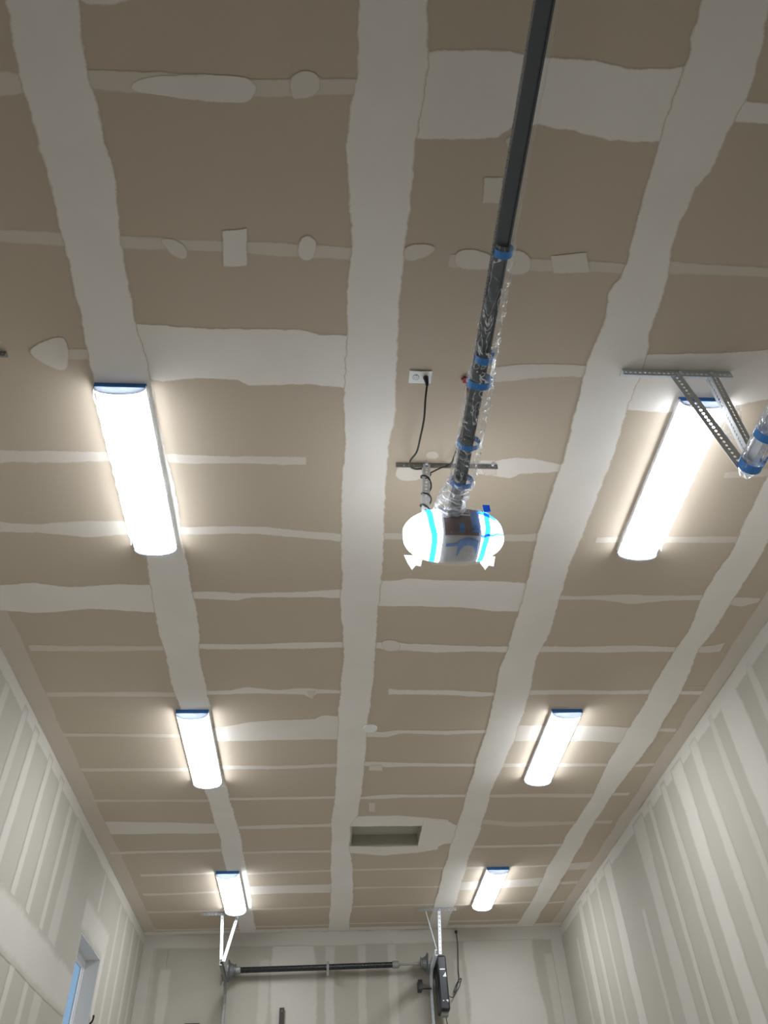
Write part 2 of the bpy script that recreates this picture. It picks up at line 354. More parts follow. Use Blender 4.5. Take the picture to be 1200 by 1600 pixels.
CEIL_LAT = [
 (0.8, [(-0.893, 0.697), (-0.866, 0.724), (-0.846, 0.731), (-0.72, 0.703)], [(-0.883, 0.65), (-0.709, 0.64)]),
 (1, [(0.304, 0.813), (0.334, 0.803), (0.505, 0.794), (0.676, 0.785), (0.711, 0.805), (0.806, 0.796), (1.015, 0.8), (1.142, 0.813), (1.349, 0.801)], [(0.294, 1.116), (0.446, 1.104), (0.677, 1.093), (0.695, 1.054), (0.797, 1.049), (0.955, 1.061), (1.09, 1.079), (1.314, 1.078)]),
 (1, [(1.554, 0.907), (1.685, 0.912), (1.84, 0.909)], [(1.547, 0.989), (1.72, 0.993), (1.878, 0.99)]),
 (0.4, [(-0.919, 0.924), (-0.768, 0.921), (-0.536, 0.927), (-0.18, 0.925), (0.071, 0.91)], [(-0.923, 1.0), (-0.781, 0.996), (-0.544, 0.997), (-0.182, 0.984), (0.073, 0.967)]),
 (0.5, [(-1.278, 0.942), (-1.186, 0.942), (-1.135, 0.965)], [(-1.306, 1.039), (-1.211, 1.034), (-1.149, 1.018)]),
 (0.4, [(-1.483, 1.554), (-1.405, 1.554), (-1.143, 1.56)], [(-1.504, 1.623), (-1.423, 1.62), (-1.158, 1.626)]),
 (0.4, [(-0.931, 1.562), (-0.743, 1.563), (-0.336, 1.569), (0.08, 1.575)], [(-0.942, 1.623), (-0.752, 1.621), (-0.339, 1.628), (0.082, 1.635)]),
 (0.35, [(0.504, 1.584), (0.792, 1.588), (1.336, 1.603)], [(0.512, 1.654), (0.804, 1.655), (1.351, 1.652)]),
 (0.35, [(1.508, 1.583), (1.735, 1.593), (2.16, 1.595)], [(1.513, 1.646), (1.754, 1.642), (2.184, 1.645)]),
 (1, [(-0.936, 1.992), (-0.835, 1.998), (-0.718, 2.008), (-0.57, 2.013), (-0.36, 1.995), (-0.149, 1.983), (-0.059, 2.011), (0.078, 2.017)], [(-0.956, 2.291), (-0.851, 2.322), (-0.693, 2.305), (-0.472, 2.302), (-0.427, 2.331), (-0.123, 2.318), (0.087, 2.331)]),
 (0.35, [(-1.291, 2.144), (-1.141, 2.138)], [(-1.305, 2.205), (-1.153, 2.2)]),
 (0.55, [(0.784, 2.172), (0.958, 2.151), (1.267, 2.152)], [(0.799, 2.272), (0.977, 2.251), (1.236, 2.226)]),
 (0.9, [(1.526, 2.083), (1.718, 2.068), (1.941, 2.05), (2.158, 2.016), (2.414, 1.996)], [(1.541, 2.42), (1.772, 2.435), (2.042, 2.405), (2.294, 2.334), (2.566, 2.313)]),
 (0.55, [(-1.852, 2.787), (-1.754, 2.789), (-1.555, 2.788), (-1.221, 2.784)], [(-1.886, 2.902), (-1.784, 2.894), (-1.51, 2.878), (-1.218, 2.857)]),
 (0.6, [(-0.969, 2.79), (-0.749, 2.798), (-0.44, 2.795), (-0.135, 2.796)], [(-0.978, 2.85), (-0.756, 2.859), (-0.409, 2.859), (-0.125, 2.856)]),
 (0.75, [(0.811, 2.799), (0.923, 2.801), (1.005, 2.77), (1.112, 2.768), (1.227, 2.793), (1.324, 2.819)], [(0.827, 2.905), (0.92, 2.912), (1.033, 2.929), (1.07, 2.889), (1.135, 2.882), (1.288, 2.874)]),
 (0.4, [(2.248, 2.85), (2.502, 2.818), (2.729, 2.813)], [(2.267, 2.899), (2.527, 2.878), (2.756, 2.872)]),
 (0.6, [(-2.013, 3.326), (-1.909, 3.34), (-1.696, 3.352), (-1.432, 3.314), (-1.123, 3.324)], [(-2.046, 3.435), (-1.936, 3.432), (-1.68, 3.439), (-1.427, 3.467), (-1.142, 3.44)]),
 (0.7, [(-0.925, 3.363), (-0.624, 3.347), (-0.361, 3.352), (-0.133, 3.381), (0.098, 3.405)], [(-0.935, 3.436), (-0.631, 3.424), (-0.403, 3.426), (-0.173, 3.45), (0.099, 3.479)]),
 (0.5, [(0.291, 3.39), (0.486, 3.398), (0.959, 3.4), (1.292, 3.371)], [(0.294, 3.453), (0.49, 3.449), (0.967, 3.452), (1.309, 3.452)]),
 (0.45, [(1.643, 3.41), (1.923, 3.394), (2.535, 3.382)], [(1.655, 3.457), (1.94, 3.452), (2.538, 3.441)]),
 (1, [(-2.293, 3.871), (-2.069, 3.906), (-1.869, 3.891), (-1.682, 3.933), (-1.356, 3.897), (-1.116, 3.9)], [(-2.383, 4.158), (-2.15, 4.19), (-1.95, 4.209), (-1.57, 4.164), (-1.119, 4.201)]),
 (0.85, [(-0.883, 3.975), (-0.677, 3.966), (-0.514, 3.984), (-0.264, 3.967), (0.09, 3.923)], [(-0.867, 4.048), (-0.602, 4.065), (-0.495, 4.023), (-0.266, 4.021), (0.092, 4.03)]),
 (1, [(0.315, 3.829), (0.379, 3.861), (0.522, 3.82), (0.731, 3.824), (1.197, 3.837), (1.328, 3.855)], [(0.318, 4.117), (0.633, 4.114), (0.896, 4.125), (1.122, 4.158), (1.322, 4.164)]),
 (0.6, [(1.526, 3.973), (1.662, 3.992), (1.918, 3.961), (2.231, 3.971), (2.585, 3.96)], [(1.538, 4.028), (1.758, 4.025), (2.083, 4.071), (2.296, 4.033), (2.585, 4.023)]),
 (0.6, [(2.732, 3.993), (2.865, 3.985), (2.958, 3.991)], [(2.737, 4.064), (2.862, 4.091), (2.961, 4.04)]),
 (0.45, [(-2.064, 4.572), (-1.655, 4.577), (-1.119, 4.575)], [(-2.084, 4.648), (-1.669, 4.647), (-1.128, 4.637)]),
 (0.85, [(-0.921, 4.543), (-0.504, 4.549), (-0.325, 4.532), (0.125, 4.514)], [(-0.92, 4.613), (-0.508, 4.619), (-0.282, 4.61), (0.127, 4.592)]),
 (0.85, [(0.38, 4.521), (0.419, 4.497), (0.497, 4.505), (0.536, 4.535), (0.86, 4.55), (1.352, 4.571)], [(0.384, 4.599), (0.428, 4.639), (0.52, 4.622), (0.778, 4.645), (1.058, 4.636), (1.343, 4.651)]),
 (0.7, [(1.526, 4.57), (1.801, 4.569), (2.177, 4.551), (2.594, 4.573)], [(1.543, 4.651), (1.82, 4.65), (2.203, 4.64), (2.592, 4.638)]),
 (0.6, [(2.688, 4.565), (2.803, 4.548), (2.899, 4.507)], [(2.702, 4.646), (2.842, 4.654), (2.917, 4.629)]),
 (0.45, [(-2.126, 5.17), (-1.588, 5.172), (-1.091, 5.173)], [(-2.129, 5.242), (-1.601, 5.244), (-1.1, 5.245)]),
 (0.75, [(-0.922, 5.156), (-0.73, 5.147), (-0.607, 5.094), (-0.393, 5.148), (-0.199, 5.121), (0.107, 5.158)], [(-0.919, 5.219), (-0.541, 5.202), (-0.347, 5.211), (-0.176, 5.221), (-0.128, 5.267), (-0.069, 5.194), (0.108, 5.195)]),
 (0.85, [(0.464, 5.123), (0.534, 5.141), (0.932, 5.151), (1.314, 5.189)], [(0.47, 5.223), (0.639, 5.214), (0.941, 5.225), (1.147, 5.253), (1.306, 5.235)]),
 (0.6, [(1.575, 5.152), (1.939, 5.144), (2.2, 5.163), (2.546, 5.145)], [(1.59, 5.227), (1.957, 5.219), (2.268, 5.219), (2.551, 5.211)]),
 (0.7, [(2.771, 5.165), (3.032, 5.165)], [(2.772, 5.23), (3.041, 5.231)]),
 (0.4, [(-2.126, 5.779), (-1.702, 5.794), (-1.144, 5.81)], [(-2.14, 5.841), (-1.711, 5.845), (-1.15, 5.862)]),
 (0.8, [(-0.928, 5.709), (-0.616, 5.621), (-0.309, 5.583), (-0.079, 5.565), (-0.028, 5.506), (0.1, 5.537)], [(-0.923, 5.928), (-0.582, 5.932), (-0.265, 5.915), (0.107, 5.908)]),
 (0.75, [(0.326, 5.783), (0.475, 5.795), (0.578, 5.754), (1.006, 5.769), (1.354, 5.762)], [(0.33, 5.879), (0.507, 5.881), (0.61, 5.818), (1.015, 5.843), (1.363, 5.815)]),
 (0.65, [(1.611, 5.691), (1.857, 5.703), (2.239, 5.707), (2.575, 5.731)], [(1.662, 5.959), (1.911, 5.951), (2.25, 5.966), (2.542, 6.003)]),
 (0.6, [(2.815, 5.754), (2.972, 5.756)], [(2.81, 5.808), (2.965, 5.82)]),
 (0.45, [(-2.157, 6.379), (-1.702, 6.387), (-1.076, 6.387)], [(-2.162, 6.45), (-1.712, 6.446), (-1.083, 6.458)]),
 (0.6, [(-0.908, 6.354), (-0.441, 6.362), (0.093, 6.336)], [(-0.915, 6.425), (-0.444, 6.434), (0.094, 6.407)]),
 (0.75, [(0.327, 6.305), (0.506, 6.308), (0.733, 6.335), (1.34, 6.357)], [(0.33, 6.388), (0.512, 6.415), (0.739, 6.407), (1.337, 6.417)]),
 (0.5, [(1.536, 6.36), (1.998, 6.356), (2.56, 6.377)], [(1.548, 6.433), (2.014, 6.429), (2.547, 6.438)]),
 (0.6, [(2.801, 6.394), (2.883, 6.371), (3.015, 6.373)], [(2.763, 6.467), (2.906, 6.444), (3.016, 6.434)]),
 (0.4, [(-2.148, 6.989), (-1.691, 7.0), (-1.084, 7.015)], [(-2.147, 7.042), (-1.7, 7.053), (-1.089, 7.069)]),
 (0.6, [(-0.905, 6.98), (-0.465, 6.977), (0.08, 6.977)], [(-0.898, 7.034), (-0.468, 7.045), (0.081, 7.031)]),
 (0.75, [(0.319, 6.997), (0.485, 6.96), (0.605, 6.95), (1.302, 6.967)], [(0.321, 7.051), (0.581, 7.044), (0.791, 7.022), (1.299, 7.035)]),
 (0.5, [(1.547, 6.973), (2.07, 6.972), (2.558, 6.983)], [(1.558, 7.041), (2.087, 7.054), (2.554, 7.066)]),
 (0.55, [(2.661, 6.972), (2.909, 6.964)], [(2.657, 7.027), (2.911, 7.033)]),
 (0.7, [(-2.184, 7.459), (-1.709, 7.488), (-1.045, 7.554)], [(-2.204, 7.772), (-1.691, 7.775), (-1.034, 7.782)]),
 (0.6, [(-0.877, 7.619), (-0.489, 7.586), (-0.239, 7.594), (0.076, 7.574)], [(-0.87, 7.695), (-0.493, 7.693), (-0.24, 7.67), (0.077, 7.665)]),
 (0.35, [(1.571, 7.531), (1.875, 7.601), (2.466, 7.604)], [(1.568, 7.637), (1.897, 7.725), (2.475, 7.697)]),
 (0.4, [(2.566, 7.607), (2.926, 7.588)], [(2.552, 7.684), (2.918, 7.68)]),
 (0.6, [(-2.205, 8.204), (-1.688, 8.192), (-1.036, 8.168)], [(-2.198, 8.272), (-1.697, 8.259), (-1.043, 8.252)]),
 (0.55, [(-0.879, 8.258), (-0.448, 8.242), (0.071, 8.246)], [(-0.869, 8.31), (-0.451, 8.31), (0.072, 8.314)]),
 (0.6, [(1.555, 8.185), (1.98, 8.185), (2.516, 8.171)], [(1.551, 8.253), (1.992, 8.253), (2.511, 8.239)]),
 (0.6, [(-1.997, 8.83), (-1.574, 8.832), (-1.02, 8.784)], [(-1.995, 8.905), (-1.581, 8.887), (-1.026, 8.858)]),
 (0.5, [(-0.851, 8.848), (-0.467, 8.81), (0.078, 8.798)], [(-0.841, 8.905), (-0.47, 8.885), (0.079, 8.854)]),
 (0.5, [(0.296, 8.789), (0.797, 8.775), (1.324, 8.781)], [(0.298, 8.846), (0.801, 8.832), (1.324, 8.837)]),
 (0.55, [(1.567, 8.773), (2.017, 8.794), (2.534, 8.761)], [(1.57, 8.849), (2.027, 8.851), (2.517, 8.817)]),
 (0.6, [(2.732, 8.732), (3.045, 8.672)], [(2.706, 8.94), (3.052, 8.898)]),
 (0.5, [(-2.062, 9.412), (-1.647, 9.414), (-0.992, 9.348)], [(-2.053, 9.495), (-1.655, 9.476), (-0.998, 9.43)]),
 (0.75, [(-0.842, 9.255), (-0.481, 9.234), (0.083, 9.223)], [(-0.844, 9.521), (-0.49, 9.499), (0.087, 9.51)]),
 (0.45, [(0.327, 9.337), (0.838, 9.344), (1.346, 9.35)], [(0.329, 9.399), (0.841, 9.385), (1.345, 9.412)]),
 (0.6, [(1.586, 9.241), (2.017, 9.222), (2.513, 9.147)], [(1.591, 9.509), (2.059, 9.471), (2.522, 9.412)]),
 (0.5, [(2.727, 9.299), (3.045, 9.254)], [(2.72, 9.402), (3.032, 9.356)]),
 (0.5, [(-2.134, 10.008), (-1.722, 10.012), (-1.026, 10.01)], [(-2.129, 10.076), (-1.73, 10.079), (-1.031, 10.078)]),
 (0.5, [(-0.841, 9.976), (-0.506, 9.975), (0.077, 9.943)], [(-0.838, 10.044), (-0.508, 10.042), (0.077, 10.011)]),
 (0.5, [(0.339, 9.959), (0.727, 9.96), (1.351, 9.952)], [(0.341, 10.027), (0.729, 10.005), (1.348, 9.997)]),
 (0.6, [(1.604, 9.967), (1.983, 9.968), (2.55, 9.933)], [(1.605, 10.036), (1.994, 10.036), (2.547, 10.001)]),
 (0.6, [(2.765, 9.969), (2.999, 9.937)], [(2.764, 10.037), (2.99, 10.005)]),
 (0.55, [(-2.12, 10.671), (-1.647, 10.679), (-1.026, 10.674)], [(-2.123, 10.745), (-1.656, 10.754), (-1.032, 10.748)]),
 (0.5, [(-0.848, 10.636), (-0.448, 10.64), (0.076, 10.626)], [(-0.851, 10.686), (-0.449, 10.689), (0.077, 10.676)]),
 (0.45, [(0.343, 10.595), (0.765, 10.599), (1.373, 10.616)], [(0.344, 10.645), (0.768, 10.649), (1.37, 10.665)]),
 (0.55, [(1.616, 10.583), (2.08, 10.589), (2.514, 10.593)], [(1.617, 10.657), (2.092, 10.664), (2.515, 10.643)]),
 (0.9, [(0.298, 7.418), (0.698, 7.415), (0.954, 7.452), (1.218, 7.535)], [(0.306, 7.658), (0.717, 7.671), (0.981, 7.664), (1.234, 7.673)]),
 (0.9, [(0.263, 8.152), (0.619, 8.183), (0.99, 8.18), (1.228, 8.19)], [(0.269, 8.339), (0.634, 8.424), (1.006, 8.352), (1.171, 8.29)]),
 (0.9, [(0.953, 7.512), (1.22, 7.55), (1.313, 7.675)], [(0.99, 8.248), (1.167, 8.255), (1.255, 8.123)]),
]
CEIL_PATCH = [
 (0.85, [(-0.764, 0.969), (-0.701, 0.939), (-0.559, 0.928), (-0.417, 0.921), (-0.323, 0.925), (-0.297, 0.963), (-0.333, 1.01), (-0.425, 1.014), (-0.545, 1.009), (-0.686, 0.998), (-0.756, 0.99)]),
 (0.6, [(-0.175, 0.918), (-0.12, 0.891), (-0.066, 0.901), (-0.061, 0.963), (-0.134, 0.984), (-0.163, 0.992)]),
 (0.6, [(-0.739, 1.568), (-0.651, 1.582), (-0.635, 1.631), (-0.653, 1.662), (-0.7, 1.643), (-0.728, 1.605)]),
 (0.9, [(-0.472, 1.528), (-0.373, 1.513), (-0.384, 1.681), (-0.483, 1.685)]),
 (0.75, [(-0.154, 1.567), (-0.115, 1.525), (-0.074, 1.558), (-0.088, 1.624), (-0.116, 1.649), (-0.155, 1.626)]),
 (0.5, [(0.616, 1.252), (0.69, 1.249), (0.708, 1.355), (0.626, 1.353)]),
 (0.5, [(0.308, 1.554), (0.429, 1.549), (0.446, 1.572), (0.393, 1.616), (0.315, 1.631)]),
 (0.6, [(0.537, 1.574), (0.616, 1.565), (0.706, 1.591), (0.716, 1.658), (0.548, 1.659)]),
 (0.6, [(0.773, 1.564), (0.83, 1.562), (0.881, 1.599), (0.881, 1.661), (0.808, 1.68), (0.773, 1.65)]),
 (0.6, [(0.97, 1.581), (1.12, 1.562), (1.156, 1.65), (0.996, 1.66)]),
 (0.6, [(-1.44, 2.149), (-1.289, 2.073), (-1.25, 2.096), (-1.272, 2.234), (-1.32, 2.273), (-1.424, 2.202)]),
 (0.7, [(0.361, 2.897), (0.386, 2.843), (0.457, 2.842), (0.521, 2.869), (0.513, 2.942), (0.45, 2.963), (0.383, 2.945)]),
 (0.45, [(0.53, 2.741), (0.571, 2.735), (0.596, 2.767), (0.57, 2.791), (0.527, 2.783)]),
 (0.7, [(0.375, 4.521), (0.423, 4.49), (0.498, 4.512), (0.521, 4.575), (0.497, 4.63), (0.414, 4.631)]),
 (0.7, [(0.38, 6.376), (0.493, 6.378), (0.499, 6.475), (0.384, 6.461)]),
 (0.5, [(0.415, 7.122), (0.47, 7.124), (0.48, 7.322), (0.424, 7.32)]),
 (0.5, [(-0.151, 5.167), (-0.088, 5.167), (-0.118, 5.277)]),
 (0.5, [(0.919, 2.82), (0.936, 2.897), (0.874, 2.904), (0.842, 2.836)]),
 (0.35, [(0.678, 1.103), (0.694, 1.09), (0.728, 1.15), (0.714, 1.156)]),
]
WALL_RIGHT = [(1, 0.30, 5.100, 4.711), (0.7, 0.08, 4.688, 4.613), (0.55, 0.07, 5.457, 4.715), (0.75, 0.12, 5.870, 4.672), (1, 0.26, 6.299, 4.745), (0.8, 0.09, 6.674, 4.706), (0.8, 0.07, 7.080, 4.700), (0.7, 0.24, 7.457, 4.560), (0.6, 0.07, 7.903, 4.053), (1, 0.24, 8.625, 4.664), (0.7, 0.07, 9.098, 4.606), (0.8, 0.10, 9.475, 4.638), (1, 0.17, 9.876, 4.611), (0.7, 0.07, 10.246, 4.467), ]
WALL_LEFT = [(0.7, 0.08, 5.319, 4.632), (0.9, 0.12, 5.639, 4.639), (0.9, 0.09, 6.082, 4.610), (0.9, 0.09, 6.475, 4.638), (0.9, 0.09, 6.878, 4.593), (0.6, 0.22, 7.227, 4.649), (0.6, 0.07, 8.499, 4.341), (0.7, 0.08, 9.380, 4.625), (0.8, 0.09, 9.770, 4.619), (0.8, 0.09, 10.208, 4.612), (0.7, 0.09, 10.588, 4.639), (0.7, 0.08, 6.489, 3.346), (0.7, 0.08, 6.913, 3.333), ]
WALL_BACK = [(0.7, 0.12, -1.941, 4.406), (0.6, 0.12, -0.727, 4.484), (1, 0.52, -0.360, 4.636), (0.8, 0.10, 0.094, 4.502), (0.7, 0.09, 0.485, 4.640), (0.7, 0.10, 0.870, 4.520), (0.5, 0.10, 1.712, 4.428), (1, 0.95, 2.255, 4.600), (0.7, 0.13, 2.895, 4.475), (0.45, 0.30, -2.221, 4.592), ]
# ------------------------------------------------------------------ room shell
XL, XR, YB, YF, ZC = -2.26, 3.11, 10.90, -2.0, 4.80
SH = 0.0127                                     # drywall thickness
WT = 0.15
struct('floor', box(XL - WT, XR + WT, YF - WT, YB + WT, -0.12, 0.0), 'concrete')
HX0, HX1, HY0, HY1 = 0.263, 0.985, 7.665, 8.165      # attic hatch opening
def slab_with_hole(bm, z0, z1):
    bx(bm, XL - WT, XR + WT, YF - WT, HY0, z0, z1); bx(bm, XL - WT, XR + WT, HY1, YB + WT, z0, z1)
    bx(bm, XL - WT, HX0, HY0, HY1, z0, z1); bx(bm, HX1, XR + WT, HY0, HY1, z0, z1)
bm = bmesh.new(); slab_with_hole(bm, ZC + SH, ZC + 0.16)
bx(bm, HX0 - 0.05, HX1 + 0.05, HY0 - 0.05, HY1 + 0.05, ZC + 0.16, ZC + 0.2)
ceiling = struct('ceiling', bm, 'core')
obj('hatch_panel', box(HX0 + 0.004, HX1 - 0.004, HY0 + 0.004, HY1 - 0.004, ZC + 0.115, ZC + 0.128), 'paper_wall', ceiling)
bm = bmesh.new()
for a in ((HX0, HX0 + 0.012, HY0, HY1), (HX1 - 0.012, HX1, HY0, HY1), (HX0, HX1, HY0, HY0 + 0.012), (HX0, HX1, HY1 - 0.012, HY1)):
    bx(bm, *a, ZC + 0.002, ZC + 0.115)
obj('hatch_lining', bm, 'paper_wall', ceiling)

# ceiling sheets, hung edge to edge with a hairline joint
seams_x = [XL, -1.012, 0.205, 1.425, 2.645, XR]
butts = {0: [0.42, 4.07, 7.63], 1: [-1.45, 2.15, 5.74, 9.37], 2: [0.93, 3.97, HY0, HY1], 3: [-1.4, 2.23, 5.84, 9.35], 4: [1.5, 5.1, 8.79]}
for i in range(5):
    x0, x1 = seams_x[i] + 0.0015, seams_x[i + 1] - 0.0015
    ys = [YF] + butts[i] + [YB]
    for y0, y1 in zip(ys, ys[1:]):
        if i == 2 and y0 == HY0:
            obj('drywall_sheet', box(x0, HX0, y0, y1, ZC, ZC + SH), 'paper', ceiling)
            obj('drywall_sheet', box(HX1, x1, y0, y1, ZC, ZC + SH), 'paper', ceiling)
        else:
            obj('drywall_sheet', box(x0, x1, y0 + 0.0015, y1 - 0.0015, ZC, ZC + SH), 'paper', ceiling)

# walls
WY0, WY1, WZ0, WZ1 = 8.06, 8.925, 2.55, 4.005         # window opening in the left wall
bm = bmesh.new()
bx(bm, XL - 0.17, XL - SH, YF - WT, WY0, 0, ZC + SH); bx(bm, XL - 0.17, XL - SH, WY1, YB + WT, 0, ZC + SH)
bx(bm, XL - 0.17, XL - SH, WY0, WY1, 0, WZ0); bx(bm, XL - 0.17, XL - SH, WY0, WY1, WZ1, ZC + SH)
wall_left = struct('wall_left', bm, 'core')
wall_right = struct('wall_right', box(XR + SH, XR + 0.17, YF - WT, YB + WT, 0, ZC + SH), 'core')
wall_back = struct('wall_back', box(XL - 0.17, XR + 0.17, YB + SH, YB + 0.17, 0, ZC + SH), 'core')
wall_front = struct('wall_front', box(XL - 0.17, XR + 0.17, YF - 0.17, YF - SH, 0, ZC + SH), 'core')
for y0, y1 in zip([YF, -0.8, 0.4, 1.6, 2.8, 4.0, 5.17, 6.31, 7.45, 8.63, 9.88], [-0.8, 0.4, 1.6, 2.8, 4.0, 5.17, 6.31, 7.45, 8.63, 9.88, YB]):
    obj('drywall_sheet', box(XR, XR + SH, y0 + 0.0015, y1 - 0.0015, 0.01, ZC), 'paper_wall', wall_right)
for x0, x1 in zip([XL, -1.94, -0.36, 0.88, 2.25], [-1.94, -0.36, 0.88, 2.25, XR]):
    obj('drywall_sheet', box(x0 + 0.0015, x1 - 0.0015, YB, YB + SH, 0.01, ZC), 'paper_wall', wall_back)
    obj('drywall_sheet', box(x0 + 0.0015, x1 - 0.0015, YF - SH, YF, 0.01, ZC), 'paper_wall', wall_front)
ZJ = 3.50                                              # horizontal seam of the left wall
for y0, y1 in ((YF, 1.6), (1.6, 4.6), (4.6, WY0), (WY1, YB)):
    for z0, z1 in ((0.01, 1.22), (1.22, 2.36), (2.36, ZJ), (ZJ, ZC)):
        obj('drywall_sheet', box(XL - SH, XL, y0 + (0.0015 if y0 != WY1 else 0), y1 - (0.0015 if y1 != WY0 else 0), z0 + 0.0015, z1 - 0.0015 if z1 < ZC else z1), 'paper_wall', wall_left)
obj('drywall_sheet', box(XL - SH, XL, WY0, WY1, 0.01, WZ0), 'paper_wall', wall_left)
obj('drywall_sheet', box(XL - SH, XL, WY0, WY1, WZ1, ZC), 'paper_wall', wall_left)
bm = bmesh.new()                                       # drywall returns lining the opening
bx(bm, XL - 0.165, XL - 0.0005, WY0, WY0 + 0.006, WZ0, WZ1); bx(bm, XL - 0.165, XL - 0.0005, WY1 - 0.006, WY1, WZ0, WZ1)
bx(bm, XL - 0.165, XL - 0.0005, WY0, WY1, WZ1 - 0.006, WZ1); bx(bm, XL - 0.165, XL - 0.0005, WY0, WY1, WZ0, WZ0 + 0.006)
obj('window_return', bm, 'core', wall_left)

# window
def ring(bm, x0, x1, y0, y1, z0, z1, w):
    bx(bm, x0, x1, y0, y0 + w, z0, z1); bx(bm, x0, x1, y1 - w, y1, z0, z1)
    bx(bm, x0, x1, y0 + w, y1 - w, z0, z0 + w); bx(bm, x0, x1, y0 + w, y1 - w, z1 - w, z1)
bm = bmesh.new(); ring(bm, XL - 0.17, XL - 0.135, WY0 + 0.006, WY1 - 0.006, WZ0 + 0.006, WZ1 - 0.006, 0.05)
win = struct('window_1', bm, 'vinyl')
bm = bmesh.new(); ring(bm, XL - 0.162, XL - 0.145, WY0 + 0.056, WY1 - 0.056, WZ0 + 0.056, WZ1 - 0.056, 0.04)
bx(bm, XL - 0.162, XL - 0.145, WY0 + 0.09, WY1 - 0.09, 3.2, 3.24)
sash = obj('window_sash', bm, 'vinyl', win)
for z0, z1 in ((WZ0 + 0.096, 3.2), (3.24, WZ1 - 0.096)):
    obj('window_pane', box(XL - 0.156, XL - 0.152, WY0 + 0.096, WY1 - 0.096, z0, z1), 'glass', win)

# ------------------------------------------------------------------ joint compound
LAYER = [0]
def mud_band(parent, name, cover, s0, s1, e1, e2, to3, step=0.07, feather=0.03, grow=0.012, ends=True, base=0.0003):
    """a ragged trowelled strip: e1(s), e2(s) are its two edges, to3(s, t, lift) maps onto the surface"""
    bm = bmesh.new()
    th = bm.verts.layers.float.new('thick'); cv = bm.verts.layers.float.new('cover')
    LAYER[0] += 1
    lift = base + 0.00009 * (LAYER[0] % 9)
    if parent is not ceiling: cover *= 0.36; lift = base + 0.000015 * (LAYER[0] % 70)
    a, b = (s0 - grow, s1 + grow) if ends else (s0, s1)
    n = max(6, int((b - a) / step))
    S = [a + (b - a) * i / n for i in range(n + 1)]
    if ends: S = [a, a + feather * 0.5, a + feather] + [s for s in S if a + feather * 1.2 < s < b - feather * 1.2] + [b - feather, b - feather * 0.5, b]
    rows = []
    off = LAYER[0] * 7.31
    for s in S:
        t0, t1 = sorted((e1(s), e2(s)))
        wob = min(0.016, (t1 - t0) * 0.16)
        t0 += wob * noise.noise(Vector((s * 3.1, off, 0))) - grow
        t1 += wob * noise.noise(Vector((s * 3.1, off, 9))) + grow
        f = min(feather, (t1 - t0) * 0.3)
        T = [t0, t0 + f * 0.5, t0 + f, t0 + (t1 - t0) * 0.5, t1 - f, t1 - f * 0.5, t1]
        es = min(1.0, max(0.0, min(s - a, b - s) / feather)) if ends else 1.0
        r = []
        for t, k in zip(T, (0, 0.5, 1, 1, 1, 0.5, 0)):
            v = bm.verts.new(to3(s, t, lift + 0.0001 * min(k, es)))
            v[th] = min(k, es); v[cv] = cover
            r.append(v)
        rows.append(r)
    for A, B in zip(rows, rows[1:]):
        for k in range(6): bm.faces.new((A[k], A[k + 1], B[k + 1], B[k]))
    return obj(name, bm, 'mud' if parent is ceiling else 'mud_wall', parent)

def mud_patch(parent, name, cover, pts, to3, grow=0.012):
    bm = bmesh.new()
    th = bm.verts.layers.float.new('thick'); cv = bm.verts.layers.float.new('cover')
    LAYER[0] += 1
    lift = 0.0022 + 0.0001 * (LAYER[0] % 5)
    if parent is not ceiling: cover *= 0.45; lift += 0.0015
    if len(pts) > 4:                                   # trowelled blobs have round corners
        for _ in range(2):
            pts = [q for i in range(len(pts)) for q in ((pts[i - 1][0] * 0.25 + pts[i][0] * 0.75, pts[i - 1][1] * 0.25 + pts[i][1] * 0.75),
                   (pts[i][0] * 0.75 + pts[(i + 1) % len(pts)][0] * 0.25, pts[i][1] * 0.75 + pts[(i + 1) % len(pts)][1] * 0.25))]
    P = []
    for i in range(len(pts)):
        a, b = pts[i], pts[(i + 1) % len(pts)]
        L = math.hypot(b[0] - a[0], b[1] - a[1]); k = max(1, int(L / 0.05))
        for j in range(k): P.append((a[0] + (b[0] - a[0]) * j / k, a[1] + (b[1] - a[1]) * j / k))
    cx = sum(p[0] for p in P) / len(P); cy = sum(p[1] for p in P) / len(P)
    rings = []
    for k, d in ((0.0, grow), (0.5, 0.0), (1.0, -grow * 1.2)):
        r = []
        for x, y in P:
            L = math.hypot(x - cx, y - cy) or 1
            q = max(0.3, (L + d) / L)
            v = bm.verts.new(to3(cx + (x - cx) * q, cy + (y - cy) * q, lift)); v[th] = k; v[cv] = cover
            r.append(v)
        rings.append(r)
    n = len(P)
    for A, B in zip(rings, rings[1:]):
        for i in range(n): bm.faces.new((A[i], A[(i + 1) % n], B[(i + 1) % n], B[i]))
    bm.faces.new(rings[-1])
    return obj(name, bm, 'mud' if parent is ceiling else 'mud_wall', parent)

